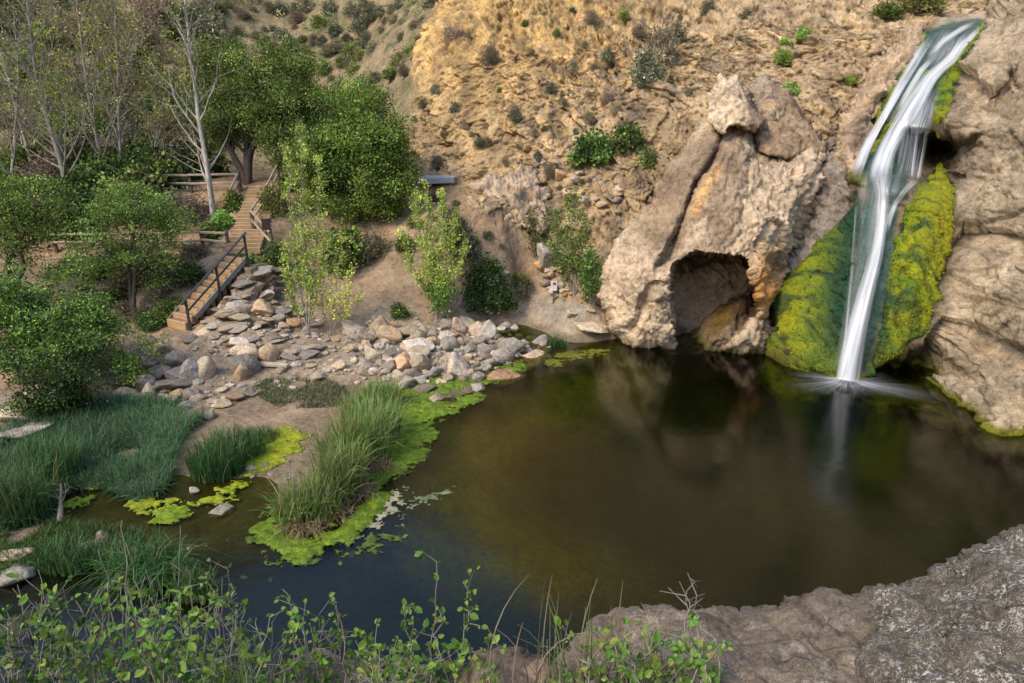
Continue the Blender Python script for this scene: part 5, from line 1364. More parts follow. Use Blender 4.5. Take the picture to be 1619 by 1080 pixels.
# singled-out boulders (pixel of the foot, width, height)
for r in """320|600|40|44|pale|rnd|tall smooth rounded beige boulder leaning in the row of shore boulders
382|602|30|38|tan|ang|blocky tan boulder between the leaning beige one and the lilac one
382|597|52|42|grey|rnd|broad lilac grey boulder below the pair of round tan boulders
390|573|38|34|tan|rnd|round yellowish boulder touching the right hand round one
422|573|34|34|tan|rnd|roundest tan boulder at the right end of the boulder row
270|582|40|34|grey|ang|dark slaty boulder with light veins on top of the row
300|605|42|36|grey|ang|knobbly dark grey boulder left of the leaning beige one
247|602|42|28|grey|ang|tilted grey slab boulder at the left end of the row
275|603|34|24|grey|ang|small grey wedge rock in front of the dark slaty boulder
225|588|34|26|tan|ang|flat sided brown boulder above the tilted grey slab
262|622|62|20|grey|ang|long dark overhanging slab below the tilted grey slab
255|558|30|22|tan|ang|pale brown block at the step below the stairs
228|545|34|20|tan|ang|square tan block set in the bank left of the stair foot
296|545|24|18|grey|ang|grey block right of the stair foot step
410|500|42|16|tan|ang|long flat brown stone in the middle of the rubble slope
438|512|22|20|grey|ang|blue grey stone at the right of the rubble slope
410|440|38|18|grey|ang|flat grey slab at the top of the rubble slope
422|472|22|16|tan|ang|yellowish stone high on the rubble slope
462|520|26|20|orange|ang|orange tan rock left of the tallest sapling foot
790|465|40|16|tan|ang|dark brown rock beside the willow bush
725|530|26|34|orange|ang|knobbly cream and orange rock standing up from the shore rubble
850|580|46|22|orange|ang|wedge of orange rock at the pool edge, far end of the rubble
842|588|26|18|pale|ang|solitary pale rock standing in the water off the rubble
810|560|42|34|grey|ang|big rough grey rock near the water end of the rubble
662|560|52|26|pale|ang|broad cream white rock in the middle of the shore rubble
618|545|46|32|tan|ang|large brown angular block at the left of the shore rubble
575|545|32|24|grey|ang|squared grey block behind the reeds at the left of the rubble
760|592|26|18|pale|ang|pale stone in the shallow algae in front of the rubble
755|603|22|14|pale|ang|lower pale stone in the algae below its twin
672|622|34|16|grey|ang|mossy grey stone half sunk behind the reeds
690|638|24|10|pale|ang|flat whitish stone beside the mossy grey stone
640|615|40|22|grey|ang|dark mossy boulder right of the tallest reeds
790|618|74|22|orange|ang|long pinkish rock lying half in the pool
757|619|26|14|grey|ang|grey stone at the left tip of the long pinkish rock
940|543|58|14|pale|ang|flat pale slab at the water beside the cave boulder
905|505|22|9|tan|ang|small tan stone alone on the gravel beach
935|498|16|7|tan|ang|small buff stone on the beach near the boulder
328|665|24|18|pale|rnd|smooth grey white stone in the grass left of the mud flat
306|783|16|14|pale|ang|small white angular stone at the edge of the stream
395|745|20|10|pale|rnd|pale oval stone beside the yellow algae
418|740|16|8|grey|rnd|flat dark stone in the yellow algae
348|818|38|18|grey|ang|pale flat stone lying in the stream with algae round it
130|880|40|18|tan|ang|flat tan rock left of the foreground sedge
155|862|34|14|grey|ang|grey rock tip in the stream left of the foreground sedge
18|930|66|26|pale|ang|large flat pale slab at the left frame edge in the stream
8|890|50|14|tan|ang|low brown slab behind the large pale one at the left edge
15|1025|70|50|grey|ang|grey boulder in the bottom left corner under the brambles
215|640|34|22|grey|ang|rounded grey rock in the group left of the sandy shelf
190|635|36|22|grey|ang|low grey rock at the left end of the rock group by the rushes
225|618|30|26|grey|ang|upright grey rock at the back of the group by the rushes
255|640|34|18|pale|rnd|whitish slab at the edge of the sandy shelf
30|700|80|24|tan|ang|long brown rock shelf above the rushes at the left edge
20|672|70|26|tan|ang|cracked brown ledge rock at the left edge
55|640|60|30|orange|ang|reddish brown rock under the spilling bush
50|690|46|16|grey|ang|grey flat rock on the brown shelf at the left""".split('\n'):
    x, y, w_, h_, c, sh, lab = r.split('|')
    rock(float(x), float(y), float(w_), float(h_), c, sh, lab, name='boulder' if float(w_) > 36 else 'rock', cat='boulder' if float(w_) > 36 else 'rock')
SMALL = []
def pebble(px, py, wpx, hpx, colr):
    """stones too small to count go into one rubble object"""
    b = ground_hit(px, py); s = proj(b[None])[2][0] / F; me = random.choice(ANG[colr])
    V = np.empty(len(me.vertices) * 3, np.float32); me.vertices.foreach_get('co', V); V = V.reshape(-1, 3)
    Fc = np.empty(len(me.polygons) * 3, np.int32); me.loops.foreach_get('vertex_index', Fc)
    w_ = wpx * s * .95; R = np.array(Matrix.Rotation(random.uniform(0, 6.28), 3, 'Z') @ Matrix.Rotation(random.uniform(-.5, .5), 3, 'X'))
    P = (V * np.array([w_, w_ * random.uniform(.7, 1), hpx * s * 1.05])) @ R.T + b + np.array([0, w_ * .3, hpx * s * .15])
    c = {'grey': (0.33, 0.29, 0.24), 'pale': (0.45, 0.38, 0.285), 'tan': (0.44, 0.34, 0.24), 'orange': (0.50, 0.33, 0.20)}[colr]
    SMALL.append((P, Fc.reshape(-1, 3), np.tile(np.array(c) * random.uniform(.6, 1.2), (len(P), 1))))
def size_word(m): return 'small' if m < 0.35 else ('mid sized' if m < 0.7 else 'large')
CW = {'grey': 'grey', 'pale': 'pale', 'tan': 'tan', 'orange': 'orange tinted'}
def near(px, py, marks):
    return min(marks, key=lambda m: (m[0] - px) ** 2 + 2.2 * (m[1] - py) ** 2)[2]
MK = [(570, 540, 'behind the tallest reeds'), (640, 540, 'left of the bushy sapling foot'), (690, 525, 'at the foot of the bushy sapling'), (770, 520, 'in front of the willow bush'), (700, 575, 'in the middle of the shore rubble'), (640, 590, 'in the rubble near the reeds'),
      (780, 570, 'at the wet edge of the rubble'), (860, 555, 'at the far end of the rubble'), (830, 530, 'near the gravel beach')]
rg = np.random.default_rng(5)
for p in scatter(250, [(545, 520), (600, 515), (690, 522), (760, 512), (830, 530), (872, 548), (860, 566), (800, 582), (730, 604), (640, 612), (560, 590)], 7.5, rg):
    c = rg.choice(['grey', 'pale', 'tan', 'orange'], p=[.34, .43, .16, .07]); wv = np.clip(9 + rg.exponential(10), 10, 40) * (0.85 if p[1] < 530 else 1)
    t0 = float(tz(p[0], p[1], 0.3)); 
    if wv < 15: pebble(p[0], p[1], wv, wv * .65, c); continue
    rock(p[0], p[1], wv, wv * rg.uniform(.5, .85), c, 'ang' if rg.random() < .93 else 'rnd', f'{size_word(wv * t0 / F)} {CW[c]} stone {near(p[0], p[1], MK)}', 'stones of the shore rubble', tilt=0.5)
MK2 = [(430, 440, 'at the top of the rubble slope'), (340, 480, 'along the stringer of the lower stairs'), (400, 490, 'in the middle of the rubble slope'), (450, 500, 'on the right of the rubble slope'), (360, 540, 'at the bottom of the rubble slope'), (470, 550, 'below the tallest sapling')]
for p in scatter(110, [(405, 425), (445, 430), (480, 500), (540, 540), (520, 580), (440, 570), (330, 560), (290, 540), (330, 500)], 9, rg):
    c = rg.choice(['grey', 'pale', 'tan'], p=[.4, .15, .45]); wv = np.clip(7 + rg.exponential(11), 8, 44)
    t0 = float(tz(p[0], p[1], 1.0))
    if wv < 14.5: pebble(p[0], p[1], wv, wv * .45, c); continue
    rock(p[0], p[1], wv, wv * rg.uniform(.2, .42), c, 'ang', f'{size_word(wv * t0 / F)} flat {CW[c]} stone {near(p[0], p[1], MK2)}', 'stones of the rubble slope', sink=0.42, tilt=0.3)
MK3 = [(400, 610, 'beside the sandy shelf'), (480, 590, 'below the light plank'), (300, 640, 'at the edge of the rushes'), (220, 620, 'among the left boulders')]
for p in scatter(34, [(180, 600), (240, 590), (330, 615), (440, 580), (540, 580), (530, 600), (440, 615), (370, 640), (330, 660), (260, 650)], 15, rg):
    c = rg.choice(['grey', 'pale', 'tan'], p=[.45, .35, .2]); wv = rg.uniform(12, 30)
    t0 = float(tz(p[0], p[1], .3))
    if wv < 15: pebble(p[0], p[1], wv, wv * .5, c); continue
    rock(p[0], p[1], wv, wv * rg.uniform(.4, .7), c, 'ang', f'{size_word(wv * t0 / F)} {CW[c]} stone {near(p[0], p[1], MK3)}', 'stones between grass and boulders')
for p in scatter(26, [(850, 430), (880, 425), (905, 470), (880, 478), (862, 460)], 8, rg):
    c = rg.choice(['tan', 'orange', 'pale'], p=[.5, .3, .2]); wv = rg.uniform(10, 20)
    rock(p[0], p[1], wv, wv * .7, c, 'ang', f'{CW[c]} stone in the rock pile behind the white sign', 'stones of the pile by the white sign')
rock(870, 440, 48, 36, 'grey', 'ang', 'grey conglomerate block on top of the rock pile behind the white sign', name='boulder', cat='boulder')
for p in scatter(18, [(980, 270), (1010, 300), (1000, 330), (960, 360), (900, 330), (850, 250), (800, 230), (900, 270)], 13, rg):
    wv = rg.uniform(9, 24); c = rg.choice(['tan', 'orange'])
    rock(p[0], p[1], wv, wv * .6, c, 'ang', f'{CW[c]} stone stuck in the cliff left of the cave boulder', 'stones in the cliff face', sink=0.35)
for p in scatter(22, [(330, 720), (400, 700), (600, 880), (500, 900), (330, 960), (200, 800)], 25, rg):
    wv = rg.uniform(6, 13); pebble(p[0], p[1], wv, wv * .5, 'grey')
def build_small():
    k = 0; Vs, Fs, Cs = [], [], []
    for V, Fc, C in SMALL: Vs.append(V); Fs.append(Fc + k); Cs.append(C); k += len(V)
    me = mesh_np('rubble', np.concatenate(Vs), np.concatenate(Fs), mat_rock('rubble_stone', 2.2, bump=0.8), col=np.concatenate(Cs))
    tag(link('rubble', me), 'small broken stones scattered over shore and slope', 'rubble', kind='stuff')
for p in scatter(330, [(180, 600), (300, 560), (400, 425), (445, 430), (480, 500), (690, 505), (872, 548), (860, 566), (730, 604), (640, 612), (440, 615), (330, 660), (250, 650)], 5.5, rg):
    wv = rg.uniform(4, 11); pebble(p[0], p[1], wv, wv * .6, rg.choice(['grey', 'pale', 'tan']))
build_small()

# ------------------------------------------------------------------ stairs, handrail, fences, signs
def mat_wood(name, c0, c1):
    m, nt, out = new_mat(name); b = NB(nt)
    tc = b.n('ShaderNodeNewGeometry'); mp = b.n('ShaderNodeMapping'); mp.inputs['Scale'].default_value = (2.5, 2.5, 14)
    b.l(tc.outputs['Position'], mp.inputs['Vector'])
    n = b.noise(2, 6, 0.7, mp.outputs['Vector'])
    n2 = b.noise(1.1, 3, 0.6, tc.outputs['Position'])
    c = b.ramp(n, [(0.3, c0), (0.7, c1)])
    c = b.mix(1.0, c, b.ramp(n2, [(0.3, 0.7), (0.7, 1.2)]), 'MULTIPLY')
    bs = b.n('ShaderNodeBsdfPrincipled', Roughness=0.85); b.l(c, bs.inputs['Base Color'])
    b.l(b.bump(n, 0.5, 0.02), bs.inputs['Normal']); b.l(bs.outputs[0], out.inputs['Surface'])
    return m
W_STEP = mat_wood('step_timber', (0.30, 0.19, 0.10), (0.56, 0.39, 0.22)); W_RAIL = mat_wood('weathered_rail', (0.30, 0.25, 0.185), (0.50, 0.43, 0.33)); W_POST = mat_wood('brown_post', (0.09, 0.06, 0.04), (0.20, 0.14, 0.09))
W_GREY = mat_wood('grey_stringer', (0.20, 0.19, 0.165), (0.36, 0.345, 0.30))
def plain(name, c, rough=0.6, metal=0.0, spec=0.4):
    m, nt, out = new_mat(name); b = NB(nt)
    g = b.n('ShaderNodeNewGeometry'); n = b.noise(9, 5, 0.7, g.outputs['Position'])
    cc = b.mix(1.0, c, b.ramp(n, [(0.3, 0.72), (0.7, 1.2)]), 'MULTIPLY')
    bs = b.n('ShaderNodeBsdfPrincipled', Roughness=rough, Metallic=metal); b.l(cc, bs.inputs['Base Color'])
    bs.inputs['Specular IOR Level'].default_value = spec
    b.l(bs.outputs[0], out.inputs['Surface']); return m
P_RAIL = plain('painted_handrail', (0.06, 0.062, 0.068), 0.35, 0.3, 0.7)
def flight(name, label, A, B, n, width, stringer):
    A, B = np.array(A), np.array(B); d = B - A; h = d[:2] / np.linalg.norm(d[:2]); r = np.array([h[1], -h[0], 0]); hh = np.array([h[0], h[1], 0])
    root = empty(name, A, label, 'stairs')
    run = np.linalg.norm(d[:2]) / n; rise = d[2] / n
    for i in range(n):
        p = hh * run * i + np.array([0, 0, rise * i]); j = random.uniform(-.015, .015)
        # riser timber
        c0 = p - r * width / 2; c1 = p + r * width / 2
        up = np.array([0, 0, rise + 0.03 + j]); dn = np.array([0, 0, -0.12]); bk = hh * 0.11
        link('step', box_mesh('step', [c0 + dn, c1 + dn, c1 + bk + dn, c0 + bk + dn, c0 + up, c1 + up, c1 + bk + up, c0 + bk + up], W_STEP, 0.012), root)
        # packed earth tread
        a0 = c0 + bk + hh * 0.005 + r * 0.02; a1 = c1 + bk + hh * 0.005 - r * 0.02; a2 = c1 + hh * (run - 0.005) - r * 0.02; a3 = c0 + hh * (run - 0.005) + r * 0.02
        u2 = np.array([0, 0, rise + 0.01]); dn = np.array([0, 0, -0.3])
        link('tread', box_mesh('tread', [a0 + dn, a1 + dn, a2 + dn, a3 + dn, a0 + u2, a1 + u2, a2 + u2, a3 + u2], M_TREAD), root)
    if stringer:
        for s, f0 in ((1, 0.14), (-1, 0.05)):
            o = r * (width / 2 + 0.045) * s
            link('stringer', beam('stringer', d * f0 + o + [0, 0, 0.02], d * 0.98 + o + [0, 0, 0.03], 0.05, 0.2, W_GREY), root)
    return A, B, h, r
M_TREAD = mat_rock('tread_earth', 2.0, (0.22, 0.14, 0.08), 0.5)
A1, B1, h1, r1 = flight('staircase', 'lower flight of timber stairs with grey handrail climbing from the rubble', STAIR_A, STAIR_B, 11, 1.05, True)
flight('staircase', 'upper flight of timber and earth stairs leading to the oak', STAIR_C, STAIR_D, 19, 1.4, False)
def handrail():
    d = B1 - A1; o = r1 * (1.05 / 2 + 0.12); hv = np.array([h1[0], h1[1], 0])
    root = empty('handrail', A1 + o, 'dark painted handrail along the right side of the lower stairs', 'railing')
    for f in (0.03, 0.5, 0.97):
        link('post', beam('post', d * f + [0, 0, -0.25], d * f + [0, 0, 1.0], 0.08, 0.08, P_RAIL, up=(0, 1, 0)), root)
    link('top_rail', beam('top_rail', d * -0.03 + [0, 0, 1.04], d * 1.0 + [0, 0, 1.04], 0.11, 0.05, P_RAIL), root)
    s = r1 * -0.08
    link('mid_rail', beam('mid_rail', d * 0.03 + s + [0, 0, 0.52], d * 0.97 + s + [0, 0, 0.52], 0.04, 0.08, P_RAIL), root)
handrail()
def fence(label, posts, hgt=0.85, low=True, rr=0.045):
    G = [ground_hit(*p) for p in posts]
    root = empty('rail_fence', G[0], label, 'fence'); b = G[0]
    for g in G:
        link('post', beam('post', g - b - [0, 0, .3], g - b + [0, 0, hgt + random.uniform(0, .08)], 0.13, 0.13, W_POST, up=(0, 1, 0), bevel=0.02), root)
    for a, c in zip(G[:-1], G[1:]):
        for hz_ in ((0.93, 0.5) if low else (0.93,)):
            z = np.array([0, -0.09, hgt * hz_])
            link('rail', beam('rail', a - b + z + [0, 0, random.uniform(-.03, .03)], c - b + z + [0, 0, random.uniform(-.03, .03)], 0.075, 0.10, W_RAIL, bevel=0.02), root)
fence('level rail fence in front of the dark thicket left of the stair top', [(240, 303), (303, 304), (379, 303)])
fence('short rail fence descending beside the left of the upper stairs', [(381, 302), (367, 330)])
fence('rail fence following the right side of the upper stairs then turning at the sign', [(442, 292), (424, 328), (401, 364), (431, 398)], 0.9)
fence('long rail fence on the level path, partly behind the layered green tree', [(362, 397), (322, 394), (250, 396), (170, 397), (90, 398), (15, 400)], 0.8)
def standing(name, label, cat, px, py, top_py, post_mat, pw, panel):
    b = ground_hit(px, py); t0 = proj(b[None])[2][0]; H = (py - top_py) * t0 / F * 1.04
    root = empty(name, b, label, cat)
    link('post', beam('post', (0, 0, -.3), (0, 0, H), pw, pw, post_mat, up=(0, 1, 0)), root)
    return root, H, t0 / F
root, H, s = standing('trail_sign', 'back of a dark brown trail sign on a grey post beside the landing', 'sign', 429, 396, 347, plain('grey_post', (0.19, 0.21, 0.23), 0.5), 0.09, None)
link('panel', box_mesh('panel', [(-.24, -.09, H - .48), (.12, -.09, H - .48), (.12, -.06, H - .48), (-.24, -.06, H - .48), (-.24, -.09, H), (.12, -.09, H), (.12, -.06, H), (-.24, -.06, H)], plain('brown_sign', (0.045, 0.028, 0.022), 0.5), 0.006), root)
root, H, s = standing('warning_sign', 'small white warning sign with red mark on a brown post by the rock pile', 'sign', 875, 478, 444, W_POST, 0.07, None)
link('panel', box_mesh('panel', [(-.13, -.06, H - .42), (.13, -.06, H - .42), (.13, -.04, H - .42), (-.13, -.04, H - .42), (-.13, -.06, H), (.13, -.06, H), (.13, -.04, H), (-.13, -.04, H)], plain('white_sign', (0.75, 0.73, 0.70), 0.5), 0.004), root)
bm = bmesh.new(); bmesh.ops.create_circle(bm, cap_ends=True, radius=0.075, segments=20)
bmesh.ops.rotate(bm, verts=bm.verts, matrix=Matrix.Rotation(math.pi / 2, 3, 'X')); bmesh.ops.translate(bm, verts=bm.verts, vec=(0.02, -0.064, H - 0.12))
me = bpy.data.meshes.new('red_mark'); bm.to_mesh(me); bm.free(); me.materials.append(plain('red_paint', (0.45, 0.06, 0.05))); link('red_mark', me, root)
# concrete slab beside the path
g0, g1 = at_t(664, 291, 33.0), at_t(718, 289, 33.4)
sl_o = link('concrete_slab', box_mesh('concrete_slab', [g0 + [0, 0, -.02], g1 + [0, 0, -.02], g1 + [0.1, 1.4, -.02], g0 + [0, 1.4, -.02], g0 + [0, 0, .27], g1 + [0, 0, .27], g1 + [0.1, 1.4, .27], g0 + [0, 1.4, .27]], plain('concrete', (0.36, 0.37, 0.36), 0.9), 0.02))
tag(sl_o, 'weathered grey concrete slab jutting out at the foot of the cliff', 'slab')
g0, g1 = ground_hit(404, 580) + [0, 0, .12], ground_hit(456, 584) + [0, 0, .14]
tag(link('plank', beam('plank', g0, g1, 0.22, 0.09, W_RAIL)), 'pale weathered plank lying right of the round boulders', 'plank')
def driftwood(label, pts, r):
    P = [ground_hit(x, y) + np.array([0, 0, dz]) for x, y, dz in pts]; P = list(_resample(np.array(P), 12))
    t = Tree(3, 2, .5, 50, .15, 0, .15, 1); t.path(P, r, r * .3, 7, .5)
    V, Fc = tubes(t.segs, 6); tag(link('dead_branch', mesh_np('dead_branch', V, Fc, M_BARK_G)), label, 'branch')
driftwood('bleached dead branch reaching out of the left brown rocks', [(150, 640, .1), (130, 625, .3), (118, 605, .6)], .06)
driftwood('weathered fallen branch lying among the left rocks', [(120, 650, .15), (150, 648, .25), (190, 645, .2)], .06)
driftwood('grey driftwood log at the foot of the willow bush', [(705, 505, .1), (725, 495, .3), (740, 470, .7)], .07)
driftwood('pale short driftwood standing at the bend of the stream', [(95, 830, .05), (101, 815, .3), (106, 800, .6)], .07)
driftwood('pale straight stick stuck in the front of the reed island', [(468, 850, 0), (467, 830, .6), (464, 790, 1.1)], .02)

# ------------------------------------------------------------------ reeds, rushes, algae
M_BLADE = mat_leaf('blades', 0.30, 0.08, 0.5)
def blades(B, H, lean, wid, C, rg, droop=0.5, nseg=4):
    n = len(B); az = rg.uniform(0, 2 * np.pi, n); L = np.stack([np.cos(az), np.sin(az), 0 * az], 1)
    side = np.stack([-np.sin(az + rg.normal(0, .6, n)), np.cos(az), 0 * az], 1)
    V = np.zeros((n, nseg + 1, 2, 3))
    for k in range(nseg + 1):
        s = k / nseg
        c = B + np.array([0, 0, 1]) * (H * (s - droop * lean * s ** 3))[:, None] + L * (H * lean * s ** 2)[:, None]
        w_ = (wid * (1 - s ** 1.7) + 0.001)[:, None]
        V[:, k, 0] = c - side * w_; V[:, k, 1] = c + side * w_
    base = (np.arange(n) * (nseg + 1) * 2)[:, None]
    q = np.concatenate([base + np.array([2 * k, 2 * k + 1, 2 * k + 3, 2 * k + 2]) for k in range(nseg)], 0)
    return V.reshape(-1, 3), q, np.repeat(C, (nseg + 1) * 2, 0)
REED = ((0.18, 0.31, 0.07), (0.12, 0.23, 0.055), (0.27, 0.37, 0.10), (0.44, 0.36, 0.19), (0.32, 0.26, 0.125))
def clump(px, py, rx, ry, hpx, n, label, cols=REED, w8=(4, 3, 2, 1.6, 1.0), lean=.34, wid=.015, kind='reed_clump', group='reeds of the shore island', seed=0, droop=.5, cat='reeds'):
    rg = np.random.default_rng(900 + seed); n = int(n * .75)
    b = at_z(px, py, 0.03); t0 = proj(b[None])[2][0]; s = t0 / F
    r = np.sqrt(rg.random(n)); a = rg.uniform(0, 2 * np.pi, n)
    X = r * np.cos(a) * rx * s; Y = r * np.sin(a) * ry * s * 1.9
    H = hpx * s * (.86 if kind == 'reed_clump' else 1) * rg.uniform(.35, 1.1, n) * (1 + .35 * gnoise(np.stack([X * 2.2, Y * 2.2, 0 * X + seed], 1), 3)) * (1 - .25 * r ** 2)
    C = leaf_colors(n, cols, w8, rg, .18)
    V, Fc, C = blades(np.stack([X, Y, 0 * X - .05], 1), H, np.abs(rg.normal(lean, lean * .6, n)), wid * rg.uniform(.6, 1.3, n), C, rg, droop)
    o = link(kind, mesh_np(kind, V, Fc, M_BLADE, col=C, smooth=False)); o.location = b
    return tag(o, label, cat, group)
for i, a in enumerate([(468, 822, 32, 14, 95, 800, 'frontmost reed clump at the tip of the shore island'), (502, 812, 34, 14, 100, 900, 'reed clump just behind the front tip of the island'), (530, 788, 30, 14, 125, 900, 'tall reed clump at the island waist beside the scum swirl'),
                       (552, 770, 26, 12, 130, 800, 'reed clump at the pool side of the island waist'), (545, 740, 36, 15, 130, 1000, 'wide reed clump in the middle of the island'), (585, 722, 32, 15, 130, 1000, 'dense reed clump on the pool side of the middle island'),
                       (578, 690, 32, 15, 105, 900, 'pale tipped reed clump at the back of the island'), (612, 690, 20, 12, 100, 600, 'dark reed clump by the bright algae mat'), (560, 662, 22, 10, 60, 500, 'short reed clump behind the island on the mud side'), (612, 640, 24, 10, 68, 700, 'farthest tall green reed clump near the rubble'),
                       (585, 640, 22, 10, 62, 600, 'reed clump left of the farthest tall one')]):
    clump(*a, seed=i)
THATCH = ((0.30, 0.23, 0.12), (0.20, 0.17, 0.07), (0.38, 0.30, 0.17))
for i, a in enumerate([(480, 836, 30, 9, 40, 420, 'dead brown reed stubble at the front of the reed island'), (530, 812, 26, 8, 42, 350, 'dead brown reed stubble at the waist of the reed island'), (572, 780, 20, 7, 36, 260, 'dead pale reed stubble at the pool side of the island'), (600, 740, 16, 8, 36, 260, 'brown reed litter near the bright algae mat')]):
    clump(*a, cols=THATCH, w8=(3, 2, 2), lean=1.0, wid=.013, kind='reed_stubble', group='dead reeds of the island', seed=70 + i, droop=.8)
DG = ((0.045, 0.125, 0.035), (0.065, 0.16, 0.045), (0.10, 0.20, 0.06), (0.24, 0.22, 0.10))
for i, a in enumerate([(110, 890, 46, 16, 60, 700, 'weedy sedge clump by the flat slabs at the left edge'), (310, 935, 34, 14, 60, 500, 'half hidden sedge clump at the stream side of the thicket'), (200, 760, 30, 10, 46, 500, 'grey green sedge clump at the front of the rushes'), (345, 745, 42, 18, 80, 1500, 'dark green sedge clump left of the yellow algae'), (375, 720, 45, 18, 62, 1300, 'sedge clump behind the yellow algae'), (410, 700, 32, 12, 40, 700, 'low sedge clump at the mud flat'), (235, 905, 62, 20, 95, 900, 'arching sedge clump in the foreground stream'),
                       (30, 820, 50, 20, 130, 900, 'tall green cattails at the left frame edge by the stream'), (85, 760, 45, 20, 110, 900, 'tall green cattails left of the stream mouth'), (758, 590, 10, 5, 30, 250, 'tiny dark rush tuft in the shore rubble'), (700, 588, 9, 4, 42, 250, 'single dark rush tuft at the algae edge'), (725, 592, 9, 4, 34, 220, 'dark rush tuft right of the single one'), (880, 545, 16, 5, 26, 220, 'grassy tuft in the shallows near the beach'), (175, 885, 30, 14, 50, 500, 'dark short sedge left of the arching clump')]):
    big = i in (6,)
    clump(*a, cols=DG, w8=(4, 3, 2, 1.1), lean=.75 if big else .35, wid=.011, kind='sedge_clump', group='sedge clumps of the stream', seed=40 + i, droop=.8 if big else .5, cat='sedge')
def grass(name, label, poly, n, hm, cols, w8, seed, lean=.5, wid=.008):
    rg = np.random.default_rng(seed); poly = smooth_poly(poly, 3)
    x0, y0 = poly.min(0); x1, y1 = poly.max(0)
    px = rg.uniform(x0, x1, n * 3); py = rg.uniform(y0, y1, n * 3)
    ok = inside_poly(px, py, poly); px, py = px[ok][:n], py[ok][:n]
    B = at_z(px, py, 0.08)
    pn = gnoise(np.stack([B[:, 0] * .8, B[:, 1] * .8, 0 * px], 1), seed); k = pn > -.28
    B, pn = B[k], pn[k]; m = len(B)
    B[:, 2] = HZ(B[:, 0], B[:, 1]) - .03
    C = leaf_colors(m, cols, w8, rg, .2) * (1 + .5 * gnoise(B * .5, seed + 1))[:, None]
    V, Fc, C = blades(B, hm * rg.uniform(.5, 1.3, m) * (1 + .5 * pn), np.abs(rg.normal(lean, .25, m)), np.full(m, wid), C, rg, .6, 3)
    tag(link(name, mesh_np(name, V, Fc, M_BLADE, col=C, smooth=False)), label, 'grass', kind='stuff')
TEAL = ((0.07, 0.18, 0.07), (0.11, 0.22, 0.10), (0.045, 0.12, 0.045), (0.17, 0.26, 0.13), (0.30, 0.26, 0.14))
grass('rushes', 'blue green rushes filling the left bank', [(-20, 745), (30, 690), (90, 662), (180, 650), (260, 645), (318, 652), (330, 668), (300, 690), (282, 720), (262, 770), (215, 790), (165, 770), (110, 775), (60, 820), (-20, 840)], 30000, .55, TEAL, (3, 3, 2, 2, .6), 71)
grass('grass', 'thin grass on the mud flat', [(400, 615), (520, 610), (560, 640), (520, 650), (440, 650)], 3500, .22, ((0.07, 0.12, 0.045), (0.14, 0.15, 0.07)), (3, 2), 72)
grass('grass', 'weedy green growth on the near left stream edge', [(-20, 840), (80, 800), (120, 830), (200, 830), (220, 850), (110, 880), (-20, 920)], 5500, .28, ((0.07, 0.13, 0.03), (0.12, 0.18, 0.04), (0.04, 0.09, 0.03)), (3, 2, 2), 73)
M_ALG = mat_rock('algae', 3.0, bump=0.7, rough=0.6, contrast=1.1)
def algae(name, label, poly, seed, thr, c0, c1, hgt=.05, step=.03, zoff=.012, fr=1.0, kind='stuff', cat='algae', edge=.35):
    P = smooth_poly(np.array([at_z(x, y, 0.0)[:2] for x, y in poly]), 4)
    x0, y0 = P.min(0) - .2; x1, y1 = P.max(0) + .2
    X, Y = np.meshgrid(np.arange(x0, x1, step), np.arange(y0, y1, step))
    d, _, _ = poly_dist(X, Y, P)
    q = np.stack([X.ravel() * fr, Y.ravel() * fr, 0 * X.ravel()], 1)
    n = fbm(q * np.array([1.1, 2.0, 1]), 5, seed).reshape(X.shape); n2 = fbm(q * 5, 4, seed + 1).reshape(X.shape)
    n3 = fbm(q * 14, 3, seed + 2).reshape(X.shape)
    v = n + .75 * n2 + .35 * n3 - thr + np.clip(d / edge, -1.2, .5) * .5
    keep = (v > 0) & (d > -.3)
    idx = -np.ones(X.shape, int); idx[keep] = np.arange(keep.sum())
    f = np.stack([idx[:-1, :-1], idx[:-1, 1:], idx[1:, 1:], idx[1:, :-1]], -1).reshape(-1, 4); f = f[(f >= 0).all(1)]
    xs, ys = X[keep], Y[keep]
    z = np.maximum(HZ(xs, ys), 0) + zoff + hgt * np.clip(v[keep], 0, .8) * (1 + .6 * n2[keep])
    C = mixc(np.tile(c0, (len(xs), 1)), np.array([c1]), .38 + 1.5 * n2[keep] + .6 * n[keep] + .8 * n3[keep])
    C = mixc(C, np.array([[0.09, 0.075, 0.02]]), sstep(.15, .5, n3[keep] - .5 * n2[keep]) * .6)
    ed = np.clip(v[keep] / .22, 0, 1)
    if hgt > .02: z = z - .035 * (1 - ed)
    C = C * (.35 + .65 * ed)[:, None] if False else mixc(np.tile((0.05, 0.065, 0.008), (len(xs), 1)), C, ed)
    tag(link(name, mesh_np(name, np.stack([xs, ys, z], 1), f, M_ALG, col=C)), label, cat, kind=kind)
LIME = (0.155, 0.235, 0.012); LIMD = (0.06, 0.11, 0.012); YL = (0.30, 0.30, 0.015)
algae('algae', 'bright green algae mat on the pool side of the reeds', [(625, 645), (665, 632), (700, 640), (735, 628), (760, 625), (725, 645), (690, 665), (672, 700), (650, 735), (610, 755), (590, 770), (612, 720), (622, 690)], 1, -.3, LIME, LIMD)
algae('algae', 'bright algae streaks in the shallows below the rubble', [(620, 615), (680, 600), (760, 585), (830, 570), (800, 600), (740, 618), (690, 630), (640, 632)], 2, -.05, LIME, LIMD)
algae('algae', 'green algae skirt round the front of the reed island', [(412, 810), (430, 835), (470, 852), (530, 838), (575, 800), (602, 785), (598, 805), (560, 840), (520, 868), (470, 885), (425, 868), (408, 840)], 3, -.35, LIME, LIMD)
algae('algae', 'darker algae film drifting below the reed island', [(420, 868), (470, 885), (540, 872), (600, 850), (650, 845), (610, 870), (530, 892), (460, 895)], 4, .18, (0.05, 0.09, 0.02), (0.09, 0.14, 0.03), .01)
